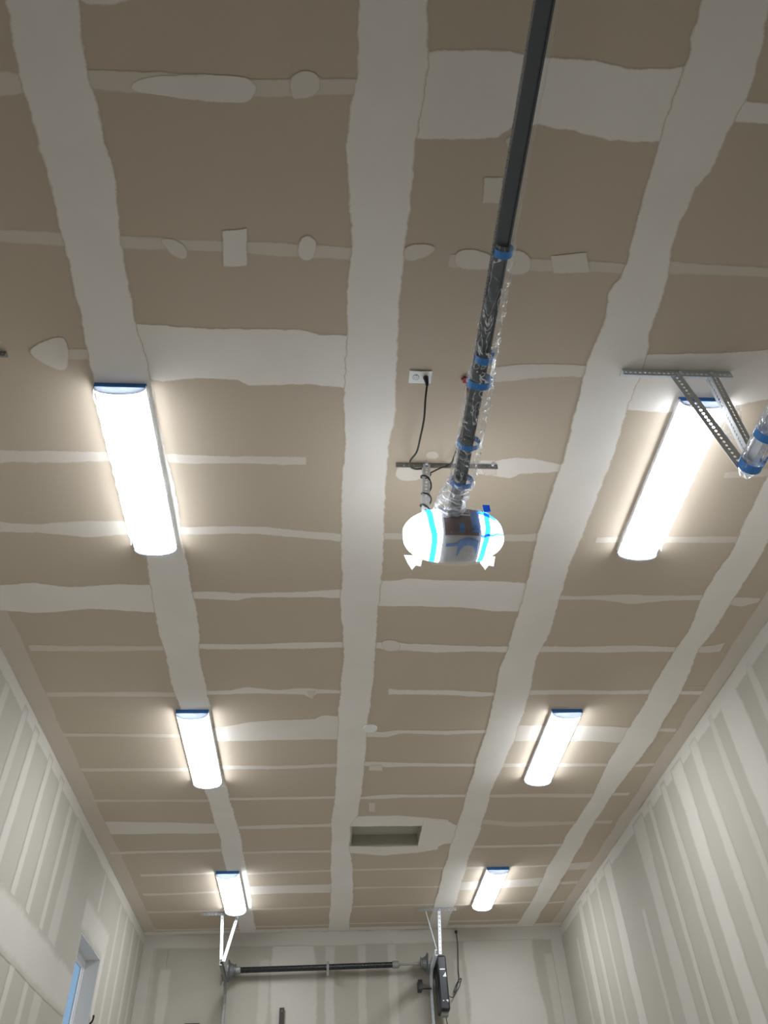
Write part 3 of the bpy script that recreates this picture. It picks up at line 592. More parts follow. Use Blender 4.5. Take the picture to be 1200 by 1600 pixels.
c_yx = lambda s, t, l: (t, s, ZC - l)
c_xy = lambda s, t, l: (s, t, ZC - l)
def ext(L, s):
    return interp(L, s)
for cover, A, B in CEIL_LONG[:4]:
    y1 = YB
    mud_band(ceiling, 'joint_compound_band', cover, YF + 0.02, y1 - 0.02, lambda s: ext(A, s), lambda s: ext(B, s), c_yx, ends=False, feather=0.035, base=0.0013)
for cover, A, B in CEIL_LAT:
    s0 = (A[0][0] + B[0][0]) / 2; s1 = (A[-1][0] + B[-1][0]) / 2
    s0 = max(s0, XL + 0.05); s1 = min(s1, XR - 0.02)
    ym = (interp(A, s0) + interp(B, s0)) / 2
    for _c, LA, LB in CEIL_LONG[:4]:                   # run the coat in under a seam band it meets
        xa, xb = interp(LA, ym), interp(LB, ym)
        if abs(s1 - xa) < 0.07: s1 = (xa + xb) / 2
        if abs(s0 - xb) < 0.07: s0 = (xa + xb) / 2
    mud_band(ceiling, 'joint_compound_band', cover, s0, s1, lambda s: interp(A, s), lambda s: interp(B, s), c_xy, step=0.05, feather=0.025, grow=0.006)
for cover, P in CEIL_PATCH:
    mud_patch(ceiling, 'joint_compound_patch', cover, P, c_xy)
# tape coats folded into the ceiling corners
mud_band(ceiling, 'joint_compound_band', 0.3, YF, YB, lambda s: XL, lambda s: XL + 0.16, c_yx, ends=False)
mud_band(ceiling, 'joint_compound_band', 0.4, YF, YB, lambda s: XR - 0.14, lambda s: XR, c_yx, ends=False)
mud_band(ceiling, 'joint_compound_band', 0.85, XL, XR, lambda s: YB - 0.13, lambda s: YB, c_xy, ends=False)

w_r = lambda s, t, l: (XR - l, t, s)
w_l = lambda s, t, l: (XL + l, t, s)
w_b = lambda s, t, l: (t, YB - l, s)
def studs(wall, data, fn, zc=0.8):
    for cover, w, c, top in data:
        top = ZC - 0.06 if top > 4.5 else top
        sd = c * 3.7
        e1 = lambda s, c=c, w=w, sd=sd: c - w / 2 * (1 + 0.35 * noise.noise(Vector((s * 1.3, sd, 0))))
        e2 = lambda s, c=c, w=w, sd=sd: c + w / 2 * (1 + 0.35 * noise.noise(Vector((s * 1.3, sd, 5))))
        mud_band(wall, 'joint_compound_band', cover * zc, 0.05, top, e1, e2, fn, step=0.1, grow=0.02, feather=0.05)
studs(wall_right, WALL_RIGHT + [(0.7, 0.09, -1.6 + 0.406 * k, 4.75) if k % 3 else (1, 0.26, -1.6 + 0.406 * k, 4.75) for k in range(15)], w_r)
WL = [r for r in WALL_LEFT if r[3] > 3.5]
studs(wall_left, [r for r in WL if not (WY0 - 0.1 < r[2] < WY1 + 0.1)] + [(0.7, 0.09, -1.6 + 0.406 * k, 4.75) for k in range(17)], w_l)
mud_band(wall_left, 'joint_compound_band', 0.5, WZ1 + 0.05, ZC - 0.06, lambda s: 8.44, lambda s: 8.52, w_l)
studs(wall_back, WALL_BACK, w_b)
# corner coats and the horizontal seam
mud_band(wall_left, 'joint_compound_band', 0.8, YF, YB, lambda s: ZC - 0.11, lambda s: ZC, lambda s, t, l: (XL + l, s, t), ends=False)
mud_band(wall_right, 'joint_compound_band', 0.75, YF, YB, lambda s: ZC - 0.12, lambda s: ZC, lambda s, t, l: (XR - l, s, t), ends=False)
mud_band(wall_back, 'joint_compound_band', 0.75, XL, XR, lambda s: ZC - 0.16, lambda s: ZC, lambda s, t, l: (s, YB - l, t), ends=False)
mud_band(wall_back, 'joint_compound_band', 0.7, 0.05, ZC, lambda s: XL, lambda s: XL + 0.14, w_b, ends=False)
mud_band(wall_back, 'joint_compound_band', 0.7, 0.05, ZC, lambda s: XR - 0.16, lambda s: XR, w_b, ends=False)
mud_band(wall_left, 'joint_compound_band', 0.75, YF, WY0 - 0.02, lambda s: ZJ - 0.17, lambda s: ZJ + 0.17, lambda s, t, l: (XL + l, s, t), ends=False, feather=0.08, base=0.0014)
mud_band(wall_left, 'joint_compound_band', 0.6, WY0 - 0.1, WY1 + 0.2, lambda s: WZ1 + 0.01, lambda s: WZ1 + 0.3, lambda s, t, l: (XL + l, s, t), feather=0.1)
mud_band(wall_left, 'joint_compound_band', 0.8, WZ0 - 0.1, WZ1 + 0.1, lambda s: WY1 + 0.012, lambda s: WY1 + 0.16, w_l, feather=0.06)
mud_patch(wall_back, 'joint_compound_patch', 0.75, [(-1.72, 4.32), (-1.3, 4.36), (-1.2, 4.1), (-1.3, 3.92), (-1.5, 3.86), (-1.72, 3.9), (-1.8, 4.1)], w_b)

# ------------------------------------------------------------------ shop lights
def light_section(k, w=0.119, d=0.055):
    a = math.pi * k
    if k == 0 or k == 1: return ((-w if k == 0 else w), -0.026)
    return (-w * math.cos(a), -0.026 - d * math.sin(a) ** 0.8)
def shop_light():
    t = thing('shop_light', '', 'light', (0, 0, 0))
    L = 1.20
    bm = bmesh.new(); bx(bm, -0.126, 0.126, 0.0, L, -0.026, 0.0)
    obj('housing', bm, 'white_metal', t)
    bm = bmesh.new(); N = 14
    prof = [light_section(k / N) for k in range(N + 1)]
    rows = [[bm.verts.new((x * 0.98, y, z)) for x, z in prof] for y in [0.010 + (L - 0.02) * j / 4 for j in range(5)]]
    for A, B in zip(rows, rows[1:]):
        for k in range(N): bm.faces.new((A[k], A[k + 1], B[k + 1], B[k]))
    obj('lens', bm, 'lamp', t, smooth=True)
    for y0, y1 in ((0.0, 0.010), (L - 0.010, L)):
        bm = bmesh.new()
        pr_ = [(-0.127, 0.0)] + [(x * 1.05, z - 0.002) for x, z in prof] + [(0.127, 0.0)]
        A = [bm.verts.new((x, y0, z)) for x, z in pr_]; B = [bm.verts.new((x, y1, z)) for x, z in pr_]
        bm.faces.new(A); bm.faces.new(B)
        for k in range(len(pr_)): bm.faces.new((A[k], A[(k + 1) % len(A)], B[(k + 1) % len(A)], B[k]))
        obj('end_cap', bm, 'cap', t)
    e = obj('tape_strip', box(-0.125, 0.125, -0.0015, 0.0, -0.032, -0.001), 'tape', t)
    e['label'] = 'strip of blue tape across the near end'
    return t
def copy_thing(root, loc, label, group):
    r = root.copy(); COL.objects.link(r); r.location = loc; r['label'] = label; r['group'] = group
    for ch in list(root.children):
        c = ch.copy(); COL.objects.link(c); c.parent = r
    return r
G = 'ceiling shop lights'
spots = [(-1.045, 2.335, 'long white shop light, largest and nearest of the left row'),
         (-1.045, 5.43, 'white shop light in the left row, the middle one of three'),
         (-1.05, 8.78, 'white shop light at the far end of the left row, above a thin strut'),
         (1.935, 2.33, 'long white shop light just under the perforated bracket, nearest of the right row'),
         (1.935, 5.44, 'white shop light in the right row, the middle one of three'),
         (1.93, 8.80, 'white shop light at the far end of the right row, near the black wall opener')]
proto = None
lights = []
for x, y, lab in spots:
    if proto is None:
        proto = shop_light(); proto.location = (x, y, ZC); proto['label'] = lab; proto['group'] = G; lights.append(proto)
        for ch in proto.children: ch.matrix_parent_inverse = Matrix()
    else:
        lights.append(copy_thing(proto, (x, y, ZC), lab, G))
# loose clear film still hanging on the two nearest lights
def film_sheet(name, parent, grid, m='film_milky', amp=0.006, seed=0.0):
    bm = bmesh.new()
    rows = []
    for i, row in enumerate(grid):
        rows.append([bm.verts.new(Vector(p) + noise.noise_vector(Vector(p) * 23 + Vector((seed, 0, 0))) * amp) for p in row])
    for A, B in zip(rows, rows[1:]):
        for k in range(len(A) - 1): bm.faces.new((A[k], A[k + 1], B[k + 1], B[k]))
    o = obj(name, bm, m, parent)
    return o
for li, sx in ((0, 1), (3, 1), (0, -1), (3, -1)):
    t = lights[li]; ox, oy = t.location.x, t.location.y
    e = film_sheet('loose_film', t, [[(ox + sx * (0.128 + 0.006 * math.sin(j * 1.7) ** 2), oy + 0.02 + 0.045 * j, ZC - 0.012 - 0.018 * k - 0.002 * math.sin(j * 2.3)) for j in range(26)] for k in range(3)], m='film', amp=0.003, seed=li + sx)
    e['label'] = 'strip of loose clear film along the lens edge'
t = lights[3]
e = film_sheet('film_flap', t, [[(2.03 + 0.04 * j, 2.35 + 0.03 * k, ZC - 0.035 - 0.035 * k + 0.004 * j) for j in range(4)] for k in range(5)], amp=0.012)
e['label'] = 'crumpled corner of clear film hanging off the near end'

# ------------------------------------------------------------------ garage door opener hanging overhead
# body: a drum lying across the rail; x across, rounded towards both lit ends
OX0, OX1, OY, OZ = 0.372, 0.885, 2.838, 4.262
HW, HY_, HZ = (OX1 - OX0) / 2, 0.128, 0.108
OC = (OX0 + OX1) / 2
def sect(x, th, off=0.0):
    u = min(1.0, abs((x - OC) / HW))
    s = (1 - u ** 2.5) ** 0.52
    c, q = math.cos(th), math.sin(th)
    e = 0.5
    return Vector((x, OY + (HY_ * s + off) * math.copysign(abs(c) ** e, c), OZ + (HZ * (0.25 + 0.75 * s) * (1 if s > 0 else 0) + off) * math.copysign(abs(q) ** e, q)))
def drum(x0, x1, nx=14, off=0.0, th0=0.0, th1=2 * math.pi, nt=40, wob=0.0):
    bm = bmesh.new(); closed = abs(th1 - th0 - 2 * math.pi) < 1e-6
    R_ = []
    for i in range(nx + 1):
        k = i / nx
        if x0 == OX0: x = x0 + (x1 - x0) * (1 - math.cos(k * math.pi / 2))
        elif x1 == OX1: x = x0 + (x1 - x0) * math.sin(k * math.pi / 2)
        else: x = x0 + (x1 - x0) * k
        r = []
        for j in range(nt if closed else nt + 1):
            th = th0 + (th1 - th0) * j / nt
            p = sect(x, th, off)
            if wob: p += noise.noise_vector(p * 30) * wob
            r.append(bm.verts.new(p))
        R_.append(r)
    for A, B in zip(R_, R_[1:]):
        for k in range(len(A) if closed else len(A) - 1):
            bm.faces.new((A[k], A[(k + 1) % len(A)], B[(k + 1) % len(A)], B[k]))
    return bm
op = thing('garage_door_opener', 'taped garage door opener with glowing lenses and film-wrapped rail, hung from the ceiling', 'opener', (OC, OY, OZ - HZ))
CX0, CX1 = 0.553, 0.752
bm = drum(CX0 + 0.002, CX1 - 0.002, 6, -0.002); obj('motor_housing', bm, 'grey_plastic', op, smooth=True)
for a, b in ((OX0, CX0), (CX1, OX1)):
    e = obj('light_lens', drum(a, b, 18), 'bulb', op, smooth=True)
    e['label'] = 'glowing white lens'
# front faces -y (theta = pi), underside is theta = 3pi/2
TH = lambda d: math.radians(d)
def strip_on(x_of, th0, th1, w, name, m, off=0.004, n=18, label=None, parent=None):
    bm = bmesh.new(); rows = []
    for i in range(n + 1):
        k = i / n; th = TH(th0 + (th1 - th0) * k); x = x_of(k)
        rows.append([bm.verts.new(sect(x + w * (q - 0.5), th, off) ) for q in (0, 0.5, 1)])
    for A, B in zip(rows, rows[1:]):
        for q in range(2): bm.faces.new((A[q], A[q + 1], B[q + 1], B[q]))
    o = obj(name, bm, m, parent or op)
    if label: o['label'] = label
    return o
e = obj('front_panel', drum(0.566, 0.735, 6, 0.001, TH(150), TH(228), 14), 'maroon', op); e['label'] = 'maroon front panel under the film'
strip_on(lambda k: 0.482 + 0.035 * math.sin(min(1, k * 1.25) * math.pi / 2), 128, 300, 0.030, 'tape_strip', 'tape_lit', label='blue tape running down over the left lens')
strip_on(lambda k: 0.796 - 0.034 * k, 128, 305, 0.030, 'tape_strip', 'tape_lit', label='blue tape running down over the right lens')
bm = bmesh.new(); bx(bm, 0.776, 0.812, 2.722, 2.726, 4.325, 4.372)
e = obj('tape_tail', bm, 'tape_lit', op); e['label'] = 'free end of blue tape standing up above the right lens'
def cross_strip(x0, x1, thf, w_deg, name, m, off=0.005, label=None, n=12):
    bm = bmesh.new(); rows = []
    for i in range(n + 1):
        k = i / n; x = x0 + (x1 - x0) * k; th = thf(k)
        rows.append([bm.verts.new(sect(x, TH(th + w_deg * (q - 0.5)), off)) for q in (0, 0.5, 1)])
    for A, B in zip(rows, rows[1:]):
        for q in range(2): bm.faces.new((A[q], A[q + 1], B[q + 1], B[q]))
    o = obj(name, bm, m, op)
    if label: o['label'] = label
cross_strip(0.735, 0.84, lambda k: 166 + 2 * k, 15, 'tape_strip', 'tape_lit', label='short blue tape across the right lens')
cross_strip(0.745, 0.879, lambda k: 228 - 34 * k * k + 3 * math.sin(k * 17), 11, 'tape_strip', 'tape_lit', label='wavy thin blue tape across the right lens')
cross_strip(0.575, 0.735, lambda k: 262 - 6 * k, 7, 'tape_strip', 'tape', off=0.002, label='blue tape under the film')
cross_strip(0.635, 0.735, lambda k: 262 - 12 * math.sin(k * 3), 24, 'tape_strip', 'tape', off=0.0025, label='wide crumple of blue tape under the film')
cross_strip(0.638, 0.665, lambda k: 200, 30, 'tape_strip', 'tape', off=0.003, label='short upright blue tape on the front panel')
cross_strip(0.70, 0.742, lambda k: 190, 50, 'tape_strip', 'tape', off=0.003, label='broad blue tape beside the front panel')
cross_strip(0.545, 0.66, lambda k: 158 - 6 * k, 10, 'tape_strip', 'tape', off=0.006, label='blue tape across the mouth of the wrap')
# outlined sticker on the front
bm = bmesh.new()
for a in ((0.640, 0.700, 166.5, 168), (0.640, 0.700, 177.5, 179), (0.640, 0.643, 166.5, 179), (0.697, 0.700, 166.5, 179)):
    q = [bm.verts.new(sect(x, TH(t_), 0.0065)) for x, t_ in ((a[0], a[2]), (a[1], a[2]), (a[1], a[3]), (a[0], a[3]))]
    bm.faces.new(q)
for k in range(7):
    x = 0.647 + 0.0068 * k
    q = [bm.verts.new(sect(x_, TH(t_), 0.0065)) for x_, t_ in ((x, 171), (x + 0.0045, 171 + (k % 2)), (x + 0.0045, 174.5), (x, 174.5 - (k % 3)))]
    bm.faces.new(q)
e = obj('sticker', bm, 'label', op); e['label'] = 'small outlined sticker'
obj('film_cover', drum(CX0 - 0.03, CX1 + 0.02, 16, 0.009, TH(140), TH(318), 44, wob=0.007), 'film_cover', op)['label'] = 'crumpled clear film taped over the middle'
for x, y, sg in ((0.432, 2.965, 0), (0.808, 2.96, 3)):
    bm = bmesh.new()
    pts = [(x - 0.05, y - 0.02, 4.225), (x + 0.05, y - 0.01, 4.225), (x + 0.035, y + 0.0, 4.165), (x + 0.012, y + 0.004, 4.175), (x - 0.01, y + 0.01, 4.148), (x - 0.03, y, 4.18)]
    bm.faces.new([bm.verts.new(p) for p in pts])
    e = obj('film_flap', bm, 'film_milky', op); e['label'] = 'limp corner of film under the lens'
# rail and chain running forward to the front wall
RX, RZ = 0.618, 4.280
bm = sweep([(-0.028, -0.012), (-0.028, 0.006), (-0.010, 0.006), (-0.010, 0.024), (0.010, 0.024), (0.010, 0.006), (0.028, 0.006), (0.028, -0.012), (0.022, -0.012), (0.022, 0.000), (-0.022, 0.000), (-0.022, -0.012)],
           [(RX, YF + 0.03, RZ), (RX, 0, RZ), (RX, 1.6, RZ), (RX, 2.74, RZ)])
rail = obj('rail', bm, 'rail', op)
bm = bmesh.new()
for i in range(370):
    y = YF + 0.05 + i * 0.0127
    h = 0.0042 if i % 2 else 0.0028
    bx(bm, RX - 0.036, RX - 0.031, y, y + 0.0105, RZ - 0.004 - h, RZ - 0.004 + h)
e = obj('drive_chain', bm, 'galv_dark', op); e['kind'] = 'stuff'
bm = bmesh.new(); bx(bm, RX - 0.045, RX + 0.045, YF + 0.001, YF + 0.03, RZ - 0.05, RZ + 0.05)
obj('header_bracket', bm, 'galv', op)

# crumpled film sleeve over the rail, with its tape bands
def wrap(path_y0, path_y1, cx, cz, rx, rz, amp, step, seed=0.0, nth=18):
    bm = bmesh.new(); rings = []
    n = int((path_y1 - path_y0) / step)
    for i in range(n + 1):
        k = i / n; y = path_y0 + (path_y1 - path_y0) * k
        r = []
        for j in range(nth):
            a = 2 * math.pi * j / nth
            ax, az = rx(k), rz(k)
            q = noise.noise(Vector((y * 26, math.cos(a) * 2.2, math.sin(a) * 2.2 + seed)))
            q2 = noise.noise(Vector((y * 70, math.cos(a) * 5, math.sin(a) * 5 + seed)))
            f = 1 + amp(k) * (q + 0.5 * q2)
            r.append(bm.verts.new((cx(k) + ax * math.cos(a) * f, y, cz(k) + az * math.sin(a) * f)))
        rings.append(r)
    for A, B in zip(rings, rings[1:]):
        for j in range(nth): bm.faces.new((A[j], A[(j + 1) % nth], B[(j + 1) % nth], B[j]))
    return bm
sl = op                                                # taped on: it moves with the opener
e = obj('smooth_sleeve', wrap(YF + 0.1, 1.30, lambda k: RX + 0.006, lambda k: RZ + 0.004, lambda k: 0.041, lambda k: 0.034, lambda k: 0.10, 0.02), 'film_smooth', sl, smooth=True)
for y0, y1, r0_, r1_, am in ((1.30, 1.86, 0.042, 0.052, 0.22), (1.86, 2.24, 0.060, 0.062, 0.30), (2.24, 2.49, 0.056, 0.064, 0.30)):
    obj('crumpled_sleeve', wrap(y0 - 0.02, y1 + 0.02, lambda k: RX + 0.012, lambda k: RZ + 0.004, lambda k: r0_ + (r1_ - r0_) * k, lambda k: 0.040, lambda k: am * (0.4 + 0.6 * math.sin(math.pi * k)), 0.012, seed=y0), 'film', sl)
e = obj('gathered_mouth', wrap(2.47, 2.70, lambda k: RX - 0.004 - 0.022 * k, lambda k: RZ + 0.004 + 0.02 * k, lambda k: 0.058 + 0.020 * k, lambda k: 0.042 + 0.006 * k, lambda k: 0.36, 0.012, seed=8), 'film_milky', sl)
e['label'] = 'milky gathered end of the sleeve at the opener'
for y, rx_, w in ((1.312, 0.036, 0.030), (1.775, 0.039, 0.034), (1.90, 0.052, 0.036), (2.24, 0.050, 0.030), (2.48, 0.052, 0.036)):
    bm = bmesh.new(); A = []; B = []
    for j in range(24):
        a = 2 * math.pi * j / 24
        for lst, yy in ((A, y - w / 2), (B, y + w / 2)):
            f = 1.04 + 0.05 * noise.noise(Vector((a * 2, yy * 40, 3)))
            lst.append(bm.verts.new((RX + 0.008 + rx_ * math.cos(a) * f, yy, RZ + 0.003 + 0.040 * math.sin(a) * f)))
    for j in range(24): bm.faces.new((A[j], A[(j + 1) % 24], B[(j + 1) % 24], B[j]))
    obj('tape_band', bm, 'tape', sl)

# ceiling angle and strut that carry the opener
hb = thing('opener_hanger', 'grey perforated ceiling angle with one short strut down to the opener', 'hanger bracket', (0.64, 2.83, ZC))
obj('ceiling_angle', angle_iron((0.362, 2.822, ZC - 0.0045), (0.930, 2.822, ZC - 0.0045), (0, 1, 0), (0, 0, -1), 0.034, 0.028, 0.004), 'galv_dark', hb)
obj('strut', angle_iron((0.512, 2.822, ZC - 0.010), (0.474, 2.832, OZ + HZ + 0.004), (1, 0, 0), (0, 1, 0), 0.040, 0.026, 0.007), 'galv', hb)
for a in ((0.530, 2.815, ZC - 0.022), (0.90, 2.815, ZC - 0.02)):
    obj('bolt', tubes([a, (a[0], a[1] - 0.012, a[2])], 0.008, 6), 'galv', hb)

# outlet, plug and cord
ol = thing('ceiling_outlet', 'white rectangular power outlet on the ceiling with a black plug in it', 'outlet', (0.442, 2.245, ZC))
obj('cover_plate', rbox(0.386, 0.500, 2.207, 2.283, ZC - 0.008, ZC, 0.003, 2), 'white_plastic', ol)
for cx in (0.420, 0.468):
    bm = bmesh.new(); tube(bm, [(cx, 2.245, ZC - 0.0105), (cx, 2.245, ZC - 0.006)], 0.0165, 20)
    s_ = obj('socket', bm, 'white_plastic', ol)
    if cx < 0.45:
        bm = bmesh.new()
        bx(bm, cx - 0.006, cx - 0.004, 2.242, 2.252, ZC - 0.0112, ZC - 0.010)
        bx(bm, cx + 0.004, cx + 0.006, 2.242, 2.252, ZC - 0.0112, ZC - 0.010)
        bx(bm, cx - 0.002, cx + 0.002, 2.233, 2.237, ZC - 0.0112, ZC - 0.010)
        for k in range(14):
            a = 2 * math.pi * k / 14
            bx(bm, cx + 0.0145 * math.cos(a) - 0.0016, cx + 0.0145 * math.cos(a) + 0.0016, 2.245 + 0.0145 * math.sin(a) - 0.0016, 2.245 + 0.0145 * math.sin(a) + 0.0016, ZC - 0.0112, ZC - 0.010)
        obj('socket_slot', bm, 'ink', s_)
cord = thing('power_cord', 'black power cord plugged into the ceiling outlet and wound down the strut', 'cord', (0.47, 2.25, ZC - 0.05))
bm = bmesh.new()
tube(bm, spline([(0.470, 2.245, ZC - 0.011), (0.471, 2.245, ZC - 0.026), (0.473, 2.250, ZC - 0.046), (0.474, 2.258, ZC - 0.060)], 3), lambda k: 0.0145 - 0.0075 * k, 10)
obj('plug', bm, 'black', cord)
path = spline([(0.474, 2.256, ZC - 0.056), (0.468, 2.31, ZC - 0.10), (0.466, 2.40, ZC - 0.145), (0.455, 2.50, ZC - 0.17), (0.446, 2.60, ZC - 0.165), (0.424, 2.69, ZC - 0.13), (0.432, 2.77, ZC - 0.09), (0.462, 2.81, ZC - 0.065), (0.500, 2.812, ZC - 0.060)], 8)
obj('cord', tubes(path, 0.0052), 'rubber', cord)
hel = []
for i in range(90):
    k = i / 89; a = k * 2 * math.pi * 3.4 + 0.5 + 0.7 * math.sin(k * 11)
    z = ZC - 0.06 - k * 0.37
    cx = 0.512 - 0.038 * k + 0.019; cy = 2.822 + 0.010 * k + 0.015
    rr = 0.027 + 0.005 * math.sin(k * 23)
    hel.append((cx + rr * math.cos(a), cy + rr * math.sin(a), z))
obj('cord_winding', tubes(hel, 0.0048, 6), 'rubber', cord)
wire = thing('sensor_wire', 'thin black and red wire hanging from a red clip on the ceiling beside the rail', 'wire', (0.67, 2.27, ZC - 0.03))
bm = bmesh.new(); bx(bm, 0.660, 0.682, 2.236, 2.266, ZC - 0.018, ZC - 0.0035); bx(bm, 0.650, 0.662, 2.243, 2.252, ZC - 0.015, ZC - 0.006)
obj('clip', bm, 'red', wire)
obj('red_wire', tubes(spline([(0.678, 2.262, ZC - 0.014), (0.684, 2.30, ZC - 0.05), (0.680, 2.36, ZC - 0.10)], 6), 0.004, 6), 'red', wire)
obj('black_wire', tubes(spline([(0.680, 2.355, ZC - 0.095), (0.668, 2.43, ZC - 0.15), (0.650, 2.52, ZC - 0.19), (0.638, 2.62, ZC - 0.19), (0.640, 2.70, ZC - 0.14), (0.640, 2.77, ZC - 0.075), (0.600, 2.812, ZC - 0.055), (0.540, 2.835, ZC - 0.075)], 6), 0.0045, 6), 'rubber', wire)

# ------------------------------------------------------------------ near door tracks
def hanger(name, label, cat, bar0, bar1, struts, w=0.034, m='galv', pitch=0.025):
    t = thing(name, label, cat, bar0)
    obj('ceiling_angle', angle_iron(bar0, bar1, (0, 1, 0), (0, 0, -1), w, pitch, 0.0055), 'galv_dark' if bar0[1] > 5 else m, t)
    for a, b, sa, sb in struts:
        obj('strut', angle_iron(a, b, sa, sb, w, pitch, 0.006), m, t)
    return t
TX, TZ = 1.862, 4.10
h = hanger('track_hanger', 'galvanised perforated ceiling angle with two converging struts beside the right shop light', 'hanger bracket',
       (1.458, 2.165, ZC - 0.0045), (2.022, 2.165, ZC - 0.0045),
       [((1.742, 2.160, ZC - 0.020), (TX - 0.012, 2.18, TZ + 0.005), (0.55, 0.83, 0), (-0.8, 0.3, 0)),
        ((1.905, 2.165, ZC - 0.020), (TX + 0.012, 2.16, TZ + 0.005), (1, 0.2, 0), (0, 1, 0))], w=0.046)
for p in ((1.750, 2.165, ZC - 0.022), (1.915, 2.165, ZC - 0.022), (TX, 2.16, TZ + 0.03)):
    obj('bolt', tubes([p, (p[0], p[1] - 0.012, p[2])], 0.009, 6), 'galv', h)
C_PROF = [(-0.013, -0.026), (-0.013, 0.026), (0.013, 0.026), (0.013, 0.020), (-0.010, 0.020), (-0.010, -0.020), (0.013, -0.020), (0.013, -0.026)]
tr = thing('door_track', 'overhead door track at the right edge, its end bundled in clear plastic and blue tape', 'door track', (TX, 2.2, TZ))
obj('channel', sweep(C_PROF, [(TX, YF + 0.01, TZ), (TX, 0, TZ), (TX, 2.215, TZ)]), 'galv', tr)
obj('stiffener_angle', angle_iron((TX - 0.02, 0.2, TZ + 0.03), (TX - 0.02, 2.2, TZ + 0.03), (1, 0, 0), (0, 0, 1), 0.032, 0.05, 0.006), 'galv', tr)
tw = tr
obj('film_sleeve', wrap(0.9, 2.14, lambda k: TX, lambda k: TZ + 0.006, lambda k: 0.040, lambda k: 0.046, lambda k: 0.28, 0.014, seed=4), 'film', tw)
obj('film_bundle', wrap(2.13, 2.25, lambda k: TX, lambda k: TZ, lambda k: 0.046 * math.sqrt(max(0.02, 1 - k ** 3)), lambda k: 0.048 * math.sqrt(max(0.02, 1 - k ** 3)), lambda k: 0.30, 0.01, seed=6), 'film_milky', tw)
bm = bmesh.new()
def tape_ring(bm, y0, y1, a0, a1, r, n=16):
    A = []; B = []
    for j in range(n + 1):
        a = math.radians(a0 + (a1 - a0) * j / n)
        for l, y in ((A, y0), (B, y1)): l.append(bm.verts.new((TX + r * math.cos(a), y, TZ + r * math.sin(a) * 1.05)))
    for j in range(n): bm.faces.new((A[j], A[j + 1], B[j + 1], B[j]))
tape_ring(bm, 1.975, 2.015, 130, 400, 0.051); obj('tape_band', bm, 'tape', tw)
bm = bmesh.new(); tape_ring(bm, 2.145, 2.19, 130, 400, 0.051); obj('tape_band', bm, 'tape', tw)
bm = bmesh.new(); tape_ring(bm, 2.01, 2.15, 300, 350, 0.052); obj('tape_band', bm, 'tape', tw)
lh = thing('track_hanger', 'dull perforated ceiling angle end poking in at the left edge', 'hanger bracket', (-1.9, 2.17, ZC))
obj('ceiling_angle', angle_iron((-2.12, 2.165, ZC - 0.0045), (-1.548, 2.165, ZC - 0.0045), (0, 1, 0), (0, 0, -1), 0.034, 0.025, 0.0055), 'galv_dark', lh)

# ------------------------------------------------------------------ smoke-detector base / blank cover
dx, dy = 0.357, 5.725
bm = bmesh.new(); tube(bm, [(dx, dy, ZC), (dx, dy, ZC - 0.010), (dx, dy, ZC - 0.0101)], lambda k: 0.058 if k < 0.9 else 0.050, 24)
cv = obj('blank_cover', bm, 'white_plastic'); tag(cv, 'small round cream blank cover on the ceiling left of the middle right light', 'ceiling cover')

# ------------------------------------------------------------------ far door gear
SZ, SY = 4.345, 10.74
sh = thing('torsion_shaft', 'dark torsion spring assembly with two cable drums across the back wall', 'torsion shaft', (0.06, SY, SZ))
obj('shaft', tubes([(-1.22, SY, SZ - 0.01), (0.06, SY, SZ), (1.42, SY, SZ + 0.012)], 0.0125, 10), 'galv_dark', sh)
def spring(x0, x1, z0, z1):
    bm = bmesh.new(); n = int((x1 - x0) / 0.009)
    P = [(x0 + (x1 - x0) * i / n, SY, z0 + (z1 - z0) * i / n) for i in range(n + 1)]
    tube(bm, P, lambda k: 0.033 + 0.0022 * (1 if int(round(k * n)) % 2 else -1), 14)
    return bm
obj('spring', spring(-1.03, 0.045, SZ - 0.008, SZ - 0.001), 'spring', sh, smooth=False)
obj('spring', spring(0.075, 0.86, SZ + 0.001, SZ + 0.007), 'spring', sh)
for x, z in ((-1.045, SZ - 0.008), (0.90, SZ + 0.008)):
    obj('winding_cone', lathe_x([(-0.045, 0.030), (-0.03, 0.042), (0.03, 0.042), (0.045, 0.030)], (x, SY, z)), 'galv_dark', sh)
obj('cable_drum', lathe_x([(-0.060, 0.118), (-0.048, 0.118), (-0.030, 0.082), (0.020, 0.060), (0.026, 0.072), (0.034, 0.072), (0.036, 0.03)], (-1.098, SY, SZ - 0.01)), 'cast', sh, smooth=False)
obj('cable_drum', lathe_x([(-0.036, 0.03), (-0.034, 0.072), (-0.026, 0.072), (-0.020, 0.060), (0.030, 0.082), (0.048, 0.118), (0.060, 0.118)], (1.250, SY, SZ + 0.012)), 'cast', sh, smooth=False)
bm = bmesh.new(); bx(bm, 0.045, 0.075, SY - 0.035, SY + 0.02, SZ - 0.10, SZ + 0.055); bx(bm, 0.035, 0.085, SY + 0.02, YB - 0.003, SZ - 0.055, SZ + 0.045)
obj('centre_bracket', bm, 'galv_dark', sh)
for x in (-1.225, 1.36):
    bm = bmesh.new(); bx(bm, x - 0.003, x + 0.003, SY - 0.06, YB - 0.003, SZ - 0.07, SZ + 0.07); bx(bm, x - 0.003, x + 0.05, YB - 0.008, YB - 0.003, SZ - 0.12, SZ + 0.08)
    obj('bearing_plate', bm, 'cast', sh)

